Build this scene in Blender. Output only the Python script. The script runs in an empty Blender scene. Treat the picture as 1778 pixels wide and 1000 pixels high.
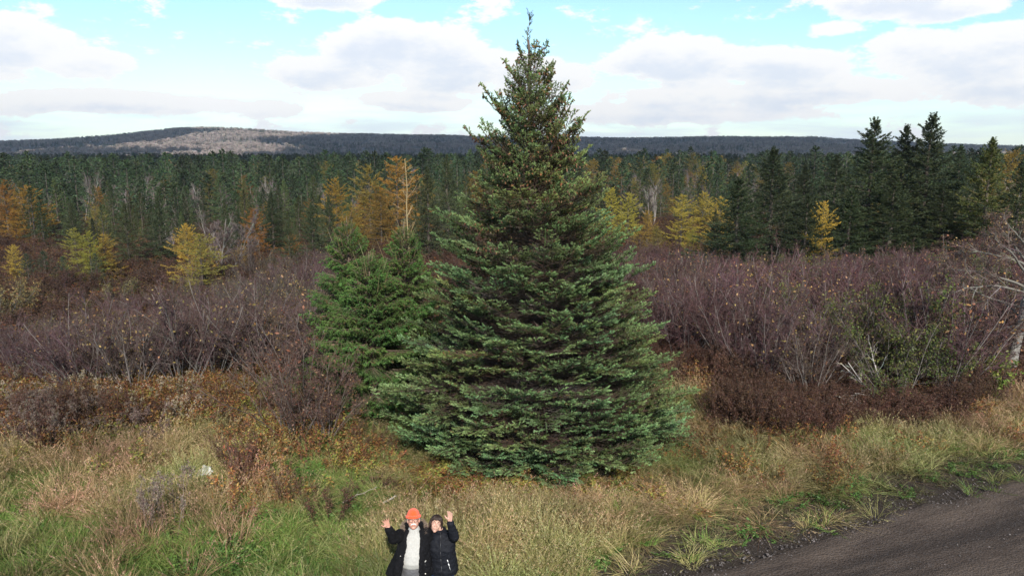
import bpy, math, random
import numpy as np
from mathutils import Vector, Matrix, Euler, noise as mnoise

SC = bpy.context.scene
C = SC.collection
PI = math.pi
rad = math.radians

# ------------------------------------------------------------------ camera
CAM_Z = 6.9
PITCH = rad(10.6)
FPX = 1270.0                       # focal length in pixels of the 1778 px wide photograph
cam_d = bpy.data.cameras.new('camera')
cam_d.sensor_width = 36.0
cam_d.lens = 36.0 * FPX / 1778.0
cam_d.clip_start = 0.1
cam_d.clip_end = 20000
cam = bpy.data.objects.new('camera', cam_d)
cam.location = (0, 0, CAM_Z)
cam.rotation_euler = (PI / 2 - PITCH, 0, 0)
C.objects.link(cam)
SC.camera = cam

# ------------------------------------------------------------------ exposure
SC.render.engine = 'CYCLES'
SC.view_settings.view_transform = 'Standard'
SC.view_settings.look = 'None'
SC.view_settings.gamma = 1.0
SC.view_settings.use_curve_mapping = False
SC.view_settings.exposure = 0.42
SC.cycles.max_bounces = 6
SC.cycles.diffuse_bounces = 3
SC.cycles.transmission_bounces = 3
SC.cycles.transparent_max_bounces = 8
SC.cycles.volume_bounces = 0
SC.cycles.use_denoising = True

# ------------------------------------------------------------------ sun
SUN_EL = rad(34.0)
SUN_AZ = rad(170.0)                # clockwise from +Y: behind the camera, to the right
sun_dir = Vector((math.sin(SUN_AZ) * math.cos(SUN_EL), math.cos(SUN_AZ) * math.cos(SUN_EL), math.sin(SUN_EL)))
sun_d = bpy.data.lights.new('sun', 'SUN')
sun_d.energy = 5.0
sun_d.angle = rad(0.53)
sun_d.color = (1.0, 0.94, 0.85)
sun = bpy.data.objects.new('sun', sun_d)
sun.rotation_euler = sun_dir.to_track_quat('Z', 'Y').to_euler()
sun.location = (30, -40, 60)
C.objects.link(sun)


# ------------------------------------------------------------------ sky with clouds (World)
def build_world():
    w = bpy.data.worlds.new('World')
    SC.world = w
    w.use_nodes = True
    nt = w.node_tree
    N, L = nt.nodes, nt.links
    N.clear()
    STR = 0.12
    out = N.new('ShaderNodeOutputWorld')
    bg = N.new('ShaderNodeBackground')
    bg.inputs['Strength'].default_value = STR
    L.new(bg.outputs[0], out.inputs['Surface'])
    sky = N.new('ShaderNodeTexSky')
    sky.sky_type = 'NISHITA'
    sky.sun_disc = False
    sky.sun_elevation = SUN_EL
    sky.sun_rotation = SUN_AZ
    sky.altitude = 50
    sky.air_density = 1.0
    sky.dust_density = 0.4
    sky.ozone_density = 2.2

    def m(op, a, b=None, c=None, clamp=False):
        n = N.new('ShaderNodeMath')
        n.operation = op
        n.use_clamp = clamp
        for i, v in enumerate((a, b, c)):
            if v is None:
                continue
            if isinstance(v, (int, float)):
                n.inputs[i].default_value = v
            else:
                L.new(v, n.inputs[i])
        return n.outputs[0]

    def vm(op, a, b=None):
        n = N.new('ShaderNodeVectorMath')
        n.operation = op
        for i, v in enumerate((a, b)):
            if v is None:
                continue
            if isinstance(v, tuple):
                n.inputs[i].default_value = v
            else:
                L.new(v, n.inputs[i])
        return n.outputs['Value'] if op == 'LENGTH' else n.outputs['Vector']

    def ss(x, a, b):
        n = N.new('ShaderNodeMapRange')
        n.interpolation_type = 'SMOOTHSTEP'
        n.inputs['From Min'].default_value = a
        n.inputs['From Max'].default_value = b
        L.new(x, n.inputs['Value'])
        return n.outputs['Result']

    tc = N.new('ShaderNodeTexCoord')
    sep = N.new('ShaderNodeSeparateXYZ')
    L.new(tc.outputs['Generated'], sep.inputs[0])
    el = m('MULTIPLY', m('ARCSINE', sep.outputs[2]), 180 / PI)
    az = m('MULTIPLY', m('ARCTAN2', sep.outputs[0], sep.outputs[1]), 180 / PI)
    comb = N.new('ShaderNodeCombineXYZ')
    L.new(az, comb.inputs[0])
    L.new(el, comb.inputs[1])
    P0 = comb.outputs[0]
    NV0 = vm('MULTIPLY', tc.outputs['Generated'], (1.0, 1.0, 2.3))

    # clouds: centre azimuth, centre elevation, half width, half height (degrees), weight
    clouds = [(-34.5, 6.6, 6.0, 2.3, 1.05), (-29.5, 5.6, 4.0, 1.3, .95), (-36, 4.7, 5, 1.0, .9),
              (-29, 3.2, 12.0, 1.1, .85), (-20.0, 3.0, 6.5, .9, .8), (-34, 2.9, 7, .9, .8),
              (-8.0, 7.4, 7.5, 2.6, 1.15), (-13.5, 5.6, 5.5, 1.5, 1.05), (-4.5, 6.0, 6.0, 2.6, 1.05), (-7.5, 3.6, 6.5, 1.0, .85),
              (-13.5, 10.9, 5.0, 1.3, 1.0),
              (1.5, 5.5, 6.0, 2.0, .9),
              (12.0, 6.6, 7.0, 1.9, 1.1), (19.0, 5.8, 7.0, 1.8, 1.05), (26.5, 9.9, 5.6, 1.8, 1.1), (29.5, 9.2, 4.5, 1.5, 1.0),
              (31.0, 6.2, 9.0, 2.4, 1.0), (22.5, 8.2, 3.0, .8, .7), (20.0, 4.1, 17.0, 1.3, .95), (33, 4.0, 9.0, 1.6, .95), (12.0, 2.8, 14.0, 1.1, .8),
              (31.5, 11.3, 4.5, .9, .8)]

    def dens(P, NV):
        acc = None
        for (ca, ce, ra, re, wt) in clouds:
            q = vm('LENGTH', vm('MULTIPLY', vm('SUBTRACT', P, (ca, ce, 0)), (1 / ra, 1 / re, 0)))
            v = m('MULTIPLY', m('SUBTRACT', 1.0, m('MULTIPLY', q, q), clamp=True), wt)
            acc = v if acc is None else m('SMOOTH_MAX', acc, v, 0.25)
        # outside the frame the cloud field goes on
        ng = N.new('ShaderNodeTexNoise')
        ng.inputs['Scale'].default_value = 3.1
        ng.inputs['Detail'].default_value = 2
        L.new(NV, ng.inputs['Vector'])
        gen = ss(ng.outputs[0], .52, .74)
        s2 = N.new('ShaderNodeSeparateXYZ')
        L.new(P, s2.inputs[0])
        outside = m('MAXIMUM', ss(m('ABSOLUTE', s2.outputs[0]), 36.5, 47), ss(s2.outputs[1], 11.5, 17))
        acc = m('MAXIMUM', acc, m('MULTIPLY', gen, outside))
        n1 = N.new('ShaderNodeTexNoise')
        n1.inputs['Scale'].default_value = 13.0
        n1.inputs['Detail'].default_value = 9
        n1.inputs['Roughness'].default_value = .67
        L.new(NV, n1.inputs['Vector'])
        return m('ADD', acc, m('MULTIPLY', m('SUBTRACT', n1.outputs[0], .5), 2.1))

    d0 = dens(P0, NV0)
    P1 = vm('ADD', P0, (.3, .7, 0))
    NV1 = vm('ADD', NV0, (.004, 0, .028))
    d1 = dens(P1, NV1)
    alpha = ss(d0, .24, .46)
    alpha = m('MULTIPLY', alpha, .96)
    shade = m('MULTIPLY', ss(d1, .45, 1.25), ss(d0, .3, .8))
    # thin streaky veil towards the horizon
    nv = N.new('ShaderNodeTexNoise')
    nv.inputs['Scale'].default_value = 5.0
    nv.inputs['Detail'].default_value = 6
    L.new(vm('MULTIPLY', tc.outputs['Generated'], (1.0, 1.0, 9.0)), nv.inputs['Vector'])
    veil = m('MULTIPLY', m('SUBTRACT', 1.0, ss(el, .5, 6.5)), m('ADD', .25, m('MULTIPLY', ss(nv.outputs[0], .35, .62), .7)), clamp=True)

    def mix(f, a, b):
        n = N.new('ShaderNodeMix')
        n.data_type = 'RGBA'
        for s, v in ((0, f), (6, a), (7, b)):
            if isinstance(v, tuple):
                n.inputs[s].default_value = v + (1,)
            elif isinstance(v, (int, float)):
                n.inputs[s].default_value = v
            else:
                L.new(v, n.inputs[s])
        return n.outputs[2]

    k = .79 / STR
    lit = (1.04 * k, 1.03 * k, 1.03 * k)
    shd = (.72 * k, .80 * k, .94 * k)
    # clear sky: Nishita lifted by the bright thin air of the photograph's overexposed sky
    nm = N.new('ShaderNodeMix')
    nm.data_type = 'RGBA'
    nm.blend_type = 'MULTIPLY'
    nm.inputs[0].default_value = 1
    L.new(sky.outputs[0], nm.inputs[6])
    nm.inputs[7].default_value = SKY_GAIN + (1,)
    base = mix(veil, nm.outputs[2], (.86 * k, .95 * k, 1.04 * k))
    col = mix(alpha, base, mix(m('MULTIPLY', shade, .72), lit, shd))
    L.new(col, bg.inputs['Color'])


SKY_GAIN = (1.12, 1.25, 1.24)
build_world()


# ------------------------------------------------------------------ helpers: geometry in numpy
def nrm(a):
    return a / np.maximum(np.linalg.norm(a, axis=-1, keepdims=True), 1e-9)


class MB:
    """collects triangles with a colour per vertex and links them as one mesh"""
    def __init__(self):
        self.V, self.F, self.K, self.n = [], [], [], 0

    def add(self, v, f, col):
        v = np.asarray(v, float).reshape(-1, 3)
        f = np.asarray(f, np.int64).reshape(-1, 3)
        col = np.asarray(col, float)
        if col.ndim == 1:
            col = np.repeat(col[None, :], len(v), 0)
        self.V.append(v)
        self.F.append(f + self.n)
        self.K.append(col)
        self.n += len(v)

    def prisms(self, p0, p1, r0, r1, c0, c1=None, n=3):
        p0 = np.asarray(p0, float); p1 = np.asarray(p1, float)
        M = len(p0)
        if M == 0:
            return
        r0 = np.broadcast_to(np.asarray(r0, float), (M,)); r1 = np.broadcast_to(np.asarray(r1, float), (M,))
        d = nrm(p1 - p0)
        ref = np.where(np.abs(d[:, 2:3]) > .9, np.array([[1., 0, 0]]), np.array([[0, 0, 1.]]))
        u = nrm(np.cross(d, ref)); w = np.cross(d, u)
        a = np.arange(n) * 2 * PI / n
        ring = u[:, None, :] * np.cos(a)[None, :, None] + w[:, None, :] * np.sin(a)[None, :, None]
        v = np.concatenate([p0[:, None] + ring * r0[:, None, None], p1[:, None] + ring * r1[:, None, None]], 1)
        k = np.arange(n); k2 = (k + 1) % n
        f = np.concatenate([np.stack([k, k2, k + n], 1), np.stack([k2, k2 + n, k + n], 1)], 0)
        F = f[None] + (np.arange(M) * 2 * n)[:, None, None]
        c0 = np.broadcast_to(np.asarray(c0, float), (M, 3)); c1 = c0 if c1 is None else np.broadcast_to(np.asarray(c1, float), (M, 3))
        col = np.concatenate([np.repeat(c0[:, None], n, 1), np.repeat(c1[:, None], n, 1)], 1)
        self.add(v, F, col.reshape(-1, 3))

    def tris(self, a, b, c, col):
        M = len(a)
        if M == 0:
            return
        v = np.stack([a, b, c], 1)
        col = np.broadcast_to(np.asarray(col, float), (M, 3))
        self.add(v, np.arange(3 * M), np.repeat(col[:, None], 3, 1).reshape(-1, 3))

    def quads(self, a, b, c, d, col):
        M = len(a)
        if M == 0:
            return
        v = np.stack([a, b, c, d], 1)
        f = np.array([[0, 1, 2], [0, 2, 3]])[None] + (np.arange(M) * 4)[:, None, None]
        col = np.broadcast_to(np.asarray(col, float), (M, 3))
        self.add(v, f, np.repeat(col[:, None], 4, 1).reshape(-1, 3))

    def tube(self, P, R, col, n=8):
        """one welded tube along the points P with radii R, closed at both ends"""
        P = np.asarray(P, float); R = np.asarray(R, float); K = len(P)
        d = nrm(np.gradient(P, axis=0))
        ref = np.where(np.abs(d[:, 2:3]) > .9, np.array([[1., 0, 0]]), np.array([[0, 0, 1.]])) if np.ptp(np.abs(d[:, 2])) < .3 else np.repeat(np.array([[.31, .9, .3]]), K, 0)
        u = nrm(np.cross(d, ref)); w = np.cross(d, u)
        a = np.arange(n) * 2 * PI / n
        v = P[:, None] + (u[:, None] * np.cos(a)[None, :, None] + w[:, None] * np.sin(a)[None, :, None]) * R[:, None, None]
        v = np.concatenate([v.reshape(-1, 3), P[:1], P[-1:]])
        k = np.arange(n); k2 = (k + 1) % n
        f = [np.concatenate([np.stack([k + i * n, k2 + i * n, k + (i + 1) * n], 1), np.stack([k2 + i * n, k2 + (i + 1) * n, k + (i + 1) * n], 1)]) for i in range(K - 1)]
        f.append(np.stack([k2, k, np.full(n, K * n)], 1)); f.append(np.stack([k + (K - 1) * n, k2 + (K - 1) * n, np.full(n, K * n + 1)], 1))
        self.add(v, np.concatenate(f), col)

    def polylines(self, P, R0, R1, col, n=3):
        """tubes along (N,K,3) polylines, radius R0 at the start to R1 at the end"""
        Nn, K = P.shape[:2]
        R0 = np.broadcast_to(np.asarray(R0, float), (Nn,)); R1 = np.broadcast_to(np.asarray(R1, float), (Nn,))
        t = np.linspace(0, 1, K)
        R = R0[:, None] * (1 - t) + R1[:, None] * t
        col = np.asarray(col, float)
        if col.ndim == 2:
            col = np.repeat(col, K - 1, 0)
        self.prisms(P[:, :-1].reshape(-1, 3), P[:, 1:].reshape(-1, 3), R[:, :-1].ravel(), R[:, 1:].ravel(), col, None, n)

    def mesh(self, name, mat=None, smooth=False):
        me = bpy.data.meshes.new(name)
        V = np.concatenate(self.V).astype(np.float32); F = np.concatenate(self.F).astype(np.int32)
        K = np.concatenate(self.K).astype(np.float32)
        me.vertices.add(len(V)); me.vertices.foreach_set('co', V.ravel())
        me.loops.add(F.size); me.loops.foreach_set('vertex_index', F.ravel())
        me.polygons.add(len(F))
        me.polygons.foreach_set('loop_start', np.arange(0, F.size, 3, dtype=np.int32))
        me.polygons.foreach_set('use_smooth', np.full(len(F), smooth))
        at = me.color_attributes.new('Col', 'FLOAT_COLOR', 'POINT')
        at.data.foreach_set('color', np.concatenate([K, np.ones((len(K), 1), np.float32)], 1).ravel())
        if mat:
            me.materials.append(mat)
        me.update()
        return me


def link(name, me, parent=None):
    o = bpy.data.objects.new(name, me)
    C.objects.link(o)
    if parent is not None:
        o.parent = parent
    return o


def tag(o, label=None, cat=None, group=None, kind=None):
    if label: o['label'] = label
    if cat: o['category'] = cat
    if group: o['group'] = group
    if kind: o['kind'] = kind
    return o


def thing(name, label, cat, loc, rz=0.0, scale=1.0, group=None, tilt=(0, 0)):
    o = bpy.data.objects.new(name, None)
    o.empty_display_size = .2
    C.objects.link(o)
    o.location = loc
    o.rotation_euler = (tilt[0], tilt[1], rz)
    o.scale = (scale, scale, scale) if isinstance(scale, (int, float)) else scale
    return tag(o, label, cat, group)


def jitcol(rng, base, n, v=.2, h=.08):
    base = np.asarray(base, float)
    return np.clip(base[None] * (1 + rng.normal(0, v, (n, 1))) * (1 + rng.normal(0, h, (n, 3))), .003, 1)


# ------------------------------------------------------------------ terrain
RE = np.array([2.7, 11.0]); RD = np.array([.919, .395]); RN = np.array([-.395, .919])   # road edge point, direction, away-from-road normal


def q_of(x, y):
    return RN[0] * (x - RE[0]) + RN[1] * (y - RE[1])


SKYLINE = np.array([[-60, 249], [-45, 252], [-37, 252], [-34.5, 250], [-31, 246], [-28, 240], [-26, 234.5], [-24.4, 230], [-22.6, 227.5], [-20.5, 227.5], [-17.5, 230.5], [-12, 234], [-4, 236], [5, 240], [14, 239], [22, 242],
                    [26, 247], [30, 252], [35, 256], [45, 252], [60, 248]])


def smooth(e0, e1, x):
    t = np.clip((x - e0) / (e1 - e0), 0, 1)
    return t * t * (3 - 2 * t)


def vnoise(x, y, s, seed=0):
    """smooth value noise in numpy"""
    x = np.asarray(x, float) / s; y = np.asarray(y, float) / s
    xi = np.floor(x).astype(np.int64); yi = np.floor(y).astype(np.int64)
    fx = x - xi; fy = y - yi
    fx = fx * fx * (3 - 2 * fx); fy = fy * fy * (3 - 2 * fy)

    def h(a, b):
        n = (a * 374761393 + b * 668265263 + seed * 974711) & 0xffffffff
        n = ((n ^ (n >> 13)) * 1274126177) & 0xffffffff
        return ((n ^ (n >> 16)) & 0xffff) / 65535.0
    return (h(xi, yi) * (1 - fx) * (1 - fy) + h(xi + 1, yi) * fx * (1 - fy) + h(xi, yi + 1) * (1 - fx) * fy + h(xi + 1, yi + 1) * fx * fy)


def terrain(x, y):
    x = np.asarray(x, float); y = np.asarray(y, float)
    q = q_of(x, y)
    r = np.hypot(x, y)
    z = -1.9 * smooth(12, 34, q) - 1.6 * smooth(34, 100, q) - 2.5 * smooth(100, 330, q)
    z = z + (vnoise(x, y, 9, 1) - .5) * .5 * smooth(3, 12, q) + (vnoise(x, y, 2.1, 2) - .5) * .14 * smooth(.6, 3, q) \
        + (vnoise(x, y, 40, 3) - .5) * 2.0 * smooth(60, 160, r)
    az = np.degrees(np.arctan2(x, y))
    sk = np.interp(az, SKYLINE[:, 0], SKYLINE[:, 1], left=248, right=248)
    ridge = CAM_Z + 1900 * (262 - sk) / 1270.0 / np.cos(np.radians(np.clip(az, -40, 40))) - 7.0
    z = z + (ridge - z) * smooth(950, 1900, r) * (1 - .35 * smooth(2000, 3600, r))
    z = z + (vnoise(x, y, 160, 5) - .5) * 14 * smooth(1000, 1400, r) * (1 - smooth(1650, 1850, r))
    return z


def ray(px, py):
    dx = (px - 889) / FPX; dy = (500 - py) / FPX
    return np.array([dx, math.cos(PITCH) + dy * math.sin(PITCH), -math.sin(PITCH) + dy * math.cos(PITCH)])


def G(px, py):
    """the point of the terrain that a sight line meets"""
    d = ray(px, py)
    t = 5.0
    for _ in range(4000):
        p = d * t
        if p[2] + CAM_Z <= float(terrain(p[0], p[1])):
            break
        t += .02 + t * .002
    return np.array([p[0], p[1], float(terrain(p[0], p[1]))])


def at(px, py, Y):
    d = ray(px, py)
    p = d * (Y / d[1])
    return np.array([p[0], Y, p[2] + CAM_Z])


# ------------------------------------------------------------------ materials
def new_mat(name):
    m = bpy.data.materials.new(name)
    m.use_nodes = True
    nt = m.node_tree
    return m, nt, nt.nodes, nt.links, nt.nodes['Principled BSDF']


def veg_mat(name, instancer=False, rough=.6, transl=.2, vary=.22, spec=.3, hue=.02):
    m, nt, N, L, b = new_mat(name)
    a = N.new('ShaderNodeAttribute'); a.attribute_name = 'Col'
    oi = N.new('ShaderNodeObjectInfo')
    mul = N.new('ShaderNodeMix'); mul.data_type = 'RGBA'; mul.blend_type = 'MULTIPLY'; mul.inputs[0].default_value = 1
    L.new(a.outputs['Color'], mul.inputs[6])
    if instancer:
        t = N.new('ShaderNodeAttribute'); t.attribute_type = 'INSTANCER'; t.attribute_name = 'tint'
        L.new(t.outputs['Color'], mul.inputs[7])
    else:
        L.new(oi.outputs['Color'], mul.inputs[7])
    hs = N.new('ShaderNodeHueSaturation')
    mr = N.new('ShaderNodeMapRange'); mr.inputs['To Min'].default_value = 1 - vary; mr.inputs['To Max'].default_value = 1 + vary
    L.new(oi.outputs['Random'], mr.inputs['Value'])
    L.new(mr.outputs[0], hs.inputs['Value'])
    mh = N.new('ShaderNodeMath'); mh.operation = 'MULTIPLY_ADD'; mh.inputs[1].default_value = 7.31; mh.inputs[2].default_value = 0
    L.new(oi.outputs['Random'], mh.inputs[0])
    fr = N.new('ShaderNodeMath'); fr.operation = 'FRACT'; L.new(mh.outputs[0], fr.inputs[0])
    mr2 = N.new('ShaderNodeMapRange'); mr2.inputs['To Min'].default_value = .5 - hue; mr2.inputs['To Max'].default_value = .5 + hue
    L.new(fr.outputs[0], mr2.inputs['Value']); L.new(mr2.outputs[0], hs.inputs['Hue'])
    L.new(mul.outputs[2], hs.inputs['Color'])
    L.new(hs.outputs[0], b.inputs['Base Color'])
    b.inputs['Roughness'].default_value = rough
    b.inputs['Specular IOR Level'].default_value = spec
    if transl > 0:
        tr = N.new('ShaderNodeBsdfTranslucent'); L.new(hs.outputs[0], tr.inputs[0])
        mx = N.new('ShaderNodeMixShader'); mx.inputs[0].default_value = transl
        L.new(b.outputs[0], mx.inputs[1]); L.new(tr.outputs[0], mx.inputs[2])
        L.new(mx.outputs[0], N['Material Output'].inputs['Surface'])
    return m


M_NEEDLE = veg_mat('needles', rough=.55, transl=.12, spec=.35)
M_TREE = veg_mat('far needles', rough=.6, transl=.12)
M_TWIG = veg_mat('twigs', rough=.75, transl=0, spec=.2, vary=.15)
M_LEAF = veg_mat('leaves', rough=.5, transl=.3)
M_BARK = veg_mat('bark', rough=.85, transl=0, spec=.15, vary=.15)
M_GRASS = veg_mat('grass blades', instancer=True, rough=.55, transl=.25, vary=.2, hue=.015)
M_FAR = veg_mat('far foliage', instancer=True, rough=.7, transl=.1, vary=.25, hue=.02)


def noise_node(N, L, scale, detail=6, rough=.6, vec=None):
    n = N.new('ShaderNodeTexNoise')
    n.inputs['Scale'].default_value = scale
    n.inputs['Detail'].default_value = detail
    n.inputs['Roughness'].default_value = rough
    if vec is not None:
        L.new(vec, n.inputs['Vector'])
    return n.outputs[0]


def ramp(N, L, fac, stops):
    r = N.new('ShaderNodeValToRGB')
    e = r.color_ramp.elements
    while len(e) < len(stops):
        e.new(.5)
    for i, (p, c) in enumerate(stops):
        e[i].position = p; e[i].color = tuple(c) + (1,)
    L.new(fac, r.inputs[0])
    return r.outputs[0]


def mixc(N, L, f, a, b):
    n = N.new('ShaderNodeMix'); n.data_type = 'RGBA'
    for s, v in ((0, f), (6, a), (7, b)):
        if isinstance(v, tuple): n.inputs[s].default_value = v + (1,)
        elif isinstance(v, (int, float)): n.inputs[s].default_value = v
        else: L.new(v, n.inputs[s])
    return n.outputs[2]


def bump(N, L, b, h, strength, dist):
    n = N.new('ShaderNodeBump'); n.inputs['Strength'].default_value = strength; n.inputs['Distance'].default_value = dist
    L.new(h, n.inputs['Height']); L.new(n.outputs[0], b.inputs['Normal'])


def ground_mat():
    m, nt, N, L, b = new_mat('soil and litter')
    tc = N.new('ShaderNodeTexCoord').outputs['Object']
    n1 = noise_node(N, L, .35, 5, .6, tc)
    n2 = noise_node(N, L, 5, 9, .7, tc)
    n3 = noise_node(N, L, 40, 6, .7, tc)
    c1 = ramp(N, L, n1, [(.3, (.045, .035, .02)), (.5, (.075, .06, .03)), (.7, (.05, .055, .02))])
    c2 = ramp(N, L, n2, [(.35, (.022, .017, .012)), (.6, (.08, .066, .04))])
    c = mixc(N, L, .55, c1, c2)
    c = mixc(N, L, .35, c, ramp(N, L, n3, [(.35, (.03, .024, .015)), (.65, (.15, .12, .07))]))
    dt = N.new('ShaderNodeVectorMath'); dt.operation = 'DOT_PRODUCT'; dt.inputs[1].default_value = (RN[0], RN[1], 0); L.new(tc, dt.inputs[0])
    qd = N.new('ShaderNodeMath'); qd.operation = 'SUBTRACT'; qd.inputs[1].default_value = float(RN @ RE); L.new(dt.outputs['Value'], qd.inputs[0])
    qn = N.new('ShaderNodeMath'); qn.operation = 'MULTIPLY_ADD'; qn.inputs[1].default_value = -2.4; L.new(n2, qn.inputs[0]); L.new(qd.outputs[0], qn.inputs[2])
    fa = N.new('ShaderNodeMapRange'); fa.inputs['From Min'].default_value = -.6; fa.inputs['From Max'].default_value = .5; L.new(qn.outputs[0], fa.inputs['Value'])
    gr = ramp(N, L, n3, [(.35, (.016, .0125, .011)), (.55, (.045, .036, .030)), (.68, (.10, .085, .075))])
    c = mixc(N, L, fa.outputs[0], gr, c)
    L.new(c, b.inputs['Base Color'])
    b.inputs['Roughness'].default_value = .95
    b.inputs['Specular IOR Level'].default_value = .15
    bump(N, L, b, n3, .6, .05)
    return m


def hill_mat():
    m, nt, N, L, b = new_mat('hill woodland floor')
    tc = N.new('ShaderNodeTexCoord').outputs['Object']
    n1 = noise_node(N, L, .01, 5, .6, tc)
    n2 = noise_node(N, L, .12, 8, .75, tc)
    c = mixc(N, L, n1, ramp(N, L, n2, [(.35, (.12, .095, .09)), (.65, (.24, .20, .18))]), ramp(N, L, n2, [(.35, (.04, .045, .03)), (.65, (.12, .10, .085))]))
    L.new(c, b.inputs['Base Color'])
    b.inputs['Roughness'].default_value = 1
    return m


def road_mat():
    m, nt, N, L, b = new_mat('gravel road')
    g = N.new('ShaderNodeTexCoord').outputs['Object']     # x along the road, y across it (0 at the far edge, negative towards the camera)
    sep = N.new('ShaderNodeSeparateXYZ'); L.new(g, sep.inputs[0])
    wob = noise_node(N, L, .5, 4, .6, g)
    st = N.new('ShaderNodeMapping'); st.inputs['Scale'].default_value = (.10, 1.5, 1); L.new(g, st.inputs[0])
    streak = noise_node(N, L, 1.0, 7, .65, st.outputs[0])
    fine = noise_node(N, L, 45, 8, .75, g)
    peb = N.new('ShaderNodeTexVoronoi'); peb.inputs['Scale'].default_value = 26; L.new(g, peb.inputs['Vector'])
    base = ramp(N, L, streak, [(.38, (.018, .0125, .010)), (.46, (.048, .034, .026)), (.53, (.15, .112, .088)), (.61, (.032, .0225, .017))])
    cs = N.new('ShaderNodeMath'); cs.operation = 'MULTIPLY_ADD'; cs.inputs[1].default_value = 3.6
    L.new(sep.outputs[1], cs.inputs[0]); wm = N.new('ShaderNodeMath'); wm.operation = 'MULTIPLY'; wm.inputs[1].default_value = 5.0; L.new(wob, wm.inputs[0]); L.new(wm.outputs[0], cs.inputs[2])
    sn = N.new('ShaderNodeMath'); sn.operation = 'SINE'; L.new(cs.outputs[0], sn.inputs[0])
    sr = N.new('ShaderNodeMapRange'); sr.inputs['From Min'].default_value = -1; sr.inputs['From Max'].default_value = 1; L.new(sn.outputs[0], sr.inputs['Value'])
    tr = ramp(N, L, sr.outputs[0], [(.2, (.022, .0145, .011)), (.6, (.060, .041, .031)), (.95, (.18, .135, .105))])
    base = mixc(N, L, .5, base, tr)
    base = mixc(N, L, .35, base, ramp(N, L, fine, [(.38, (.013, .010, .009)), (.62, (.085, .070, .060))]))
    pc = ramp(N, L, peb.outputs['Color'], [(.0, (.03, .027, .028)), (.6, (.07, .063, .063)), (.92, (.12, .115, .12)), (1, (.28, .27, .27))])
    base = mixc(N, L, .25, base, pc)
    L.new(base, b.inputs['Base Color'])
    b.inputs['Roughness'].default_value = .95
    b.inputs['Specular IOR Level'].default_value = .12
    h = N.new('ShaderNodeMath'); h.operation = 'ADD'; L.new(fine, h.inputs[0]); L.new(peb.outputs['Distance'], h.inputs[1])
    bump(N, L, b, h.outputs[0], .7, .03)
    return m


def plain_mat(name, col, rough=.7, spec=.3, nscale=0, namp=.25, bstr=0, bscale=80, sheen=0):
    m, nt, N, L, b = new_mat(name)
    tc = N.new('ShaderNodeTexCoord').outputs['Object']
    if nscale:
        n = noise_node(N, L, nscale, 6, .6, tc)
        lo = tuple(c * (1 - namp) for c in col); hi = tuple(min(1, c * (1 + namp)) for c in col)
        L.new(ramp(N, L, n, [(.3, lo), (.7, hi)]), b.inputs['Base Color'])
    else:
        b.inputs['Base Color'].default_value = tuple(col) + (1,)
    b.inputs['Roughness'].default_value = rough
    b.inputs['Specular IOR Level'].default_value = spec
    if sheen:
        b.inputs['Sheen Weight'].default_value = sheen
    if bstr:
        bump(N, L, b, noise_node(N, L, bscale, 5, .6, tc), bstr, .01)
    return m


# ------------------------------------------------------------------ ground, hills, road
def build_ground():
    def grid(rs, ths):
        R, T = np.meshgrid(rs, ths, indexing='ij')
        x = R * np.sin(T); y = R * np.cos(T)
        z = terrain(x, y)
        n, k = R.shape
        v = np.stack([x, y, z], -1).reshape(-1, 3)
        i, j = np.meshgrid(np.arange(n - 1), np.arange(k - 1), indexing='ij')
        a = (i * k + j).ravel(); b_ = a + 1; c = a + k; d = c + 1
        return v, np.concatenate([np.stack([a, c, b_], 1), np.stack([b_, c, d], 1)])
    front = np.radians(np.concatenate([np.linspace(-180, -50, 60, endpoint=False), np.linspace(-50, 50, 201, endpoint=False), np.linspace(50, 180, 61)]))
    rs = np.concatenate([[0.01], np.linspace(2, 30, 90), np.geomspace(30.6, 1000, 90)])
    v, f = grid(rs, front)
    mb = MB(); mb.add(v, f, (.1, .1, .1))
    g = link('ground', mb.mesh('ground', ground_mat(), True)); tag(g, kind='structure')
    rs = np.linspace(1000, 3800, 80)
    v, f = grid(rs, front)
    mb = MB(); mb.add(v, f, (.1, .1, .1))
    h = link('hills', mb.mesh('hills', hill_mat(), True)); tag(h, kind='structure')
    # gravel road: slightly crowned strip with wheel ruts, local x along the road, y across
    xs = np.linspace(-70, 70, 281); ys = np.concatenate([[.0, -.12], np.linspace(-.3, -7.2, 36), [-7.5]])
    X, Y = np.meshgrid(xs, ys, indexing='ij')
    edge = (vnoise(X, Y * 0, 1.7, 11) - .5) * .35 + (vnoise(X, Y * 0, .4, 12) - .5) * .3
    Yw = Y + edge * np.exp(Y * 1.2)
    Z = .05 + .05 * np.sin(np.clip(-Y / 7.5, 0, 1) * PI) - .03 * (np.exp(-((Y + 1.5) / .28) ** 2) + np.exp(-((Y + 3.2) / .3) ** 2) + np.exp(-((Y + 5.4) / .3) ** 2)) \
        + (vnoise(X, Y, .5, 13) - .5) * .02 + .02 * np.exp(-((Y + .55) / .2) ** 2)
    Z[:, 0] = -.02; Z[:, -1] = -.02
    n, k = X.shape
    i, j = np.meshgrid(np.arange(n - 1), np.arange(k - 1), indexing='ij')
    a = (i * k + j).ravel(); b_ = a + 1; c = a + k; d = c + 1
    mb = MB(); mb.add(np.stack([X, Yw, Z], -1).reshape(-1, 3), np.concatenate([np.stack([a, b_, c], 1), np.stack([b_, d, c], 1)]), (.1, .1, .1))
    r = link('road', mb.mesh('road', road_mat(), True)); tag(r, kind='structure')
    r.location = (RE[0] + RN[0] * .06, RE[1] + RN[1] * .06, 0); r.rotation_euler = (0, 0, math.atan2(RD[1], RD[0]))


build_ground()


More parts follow.
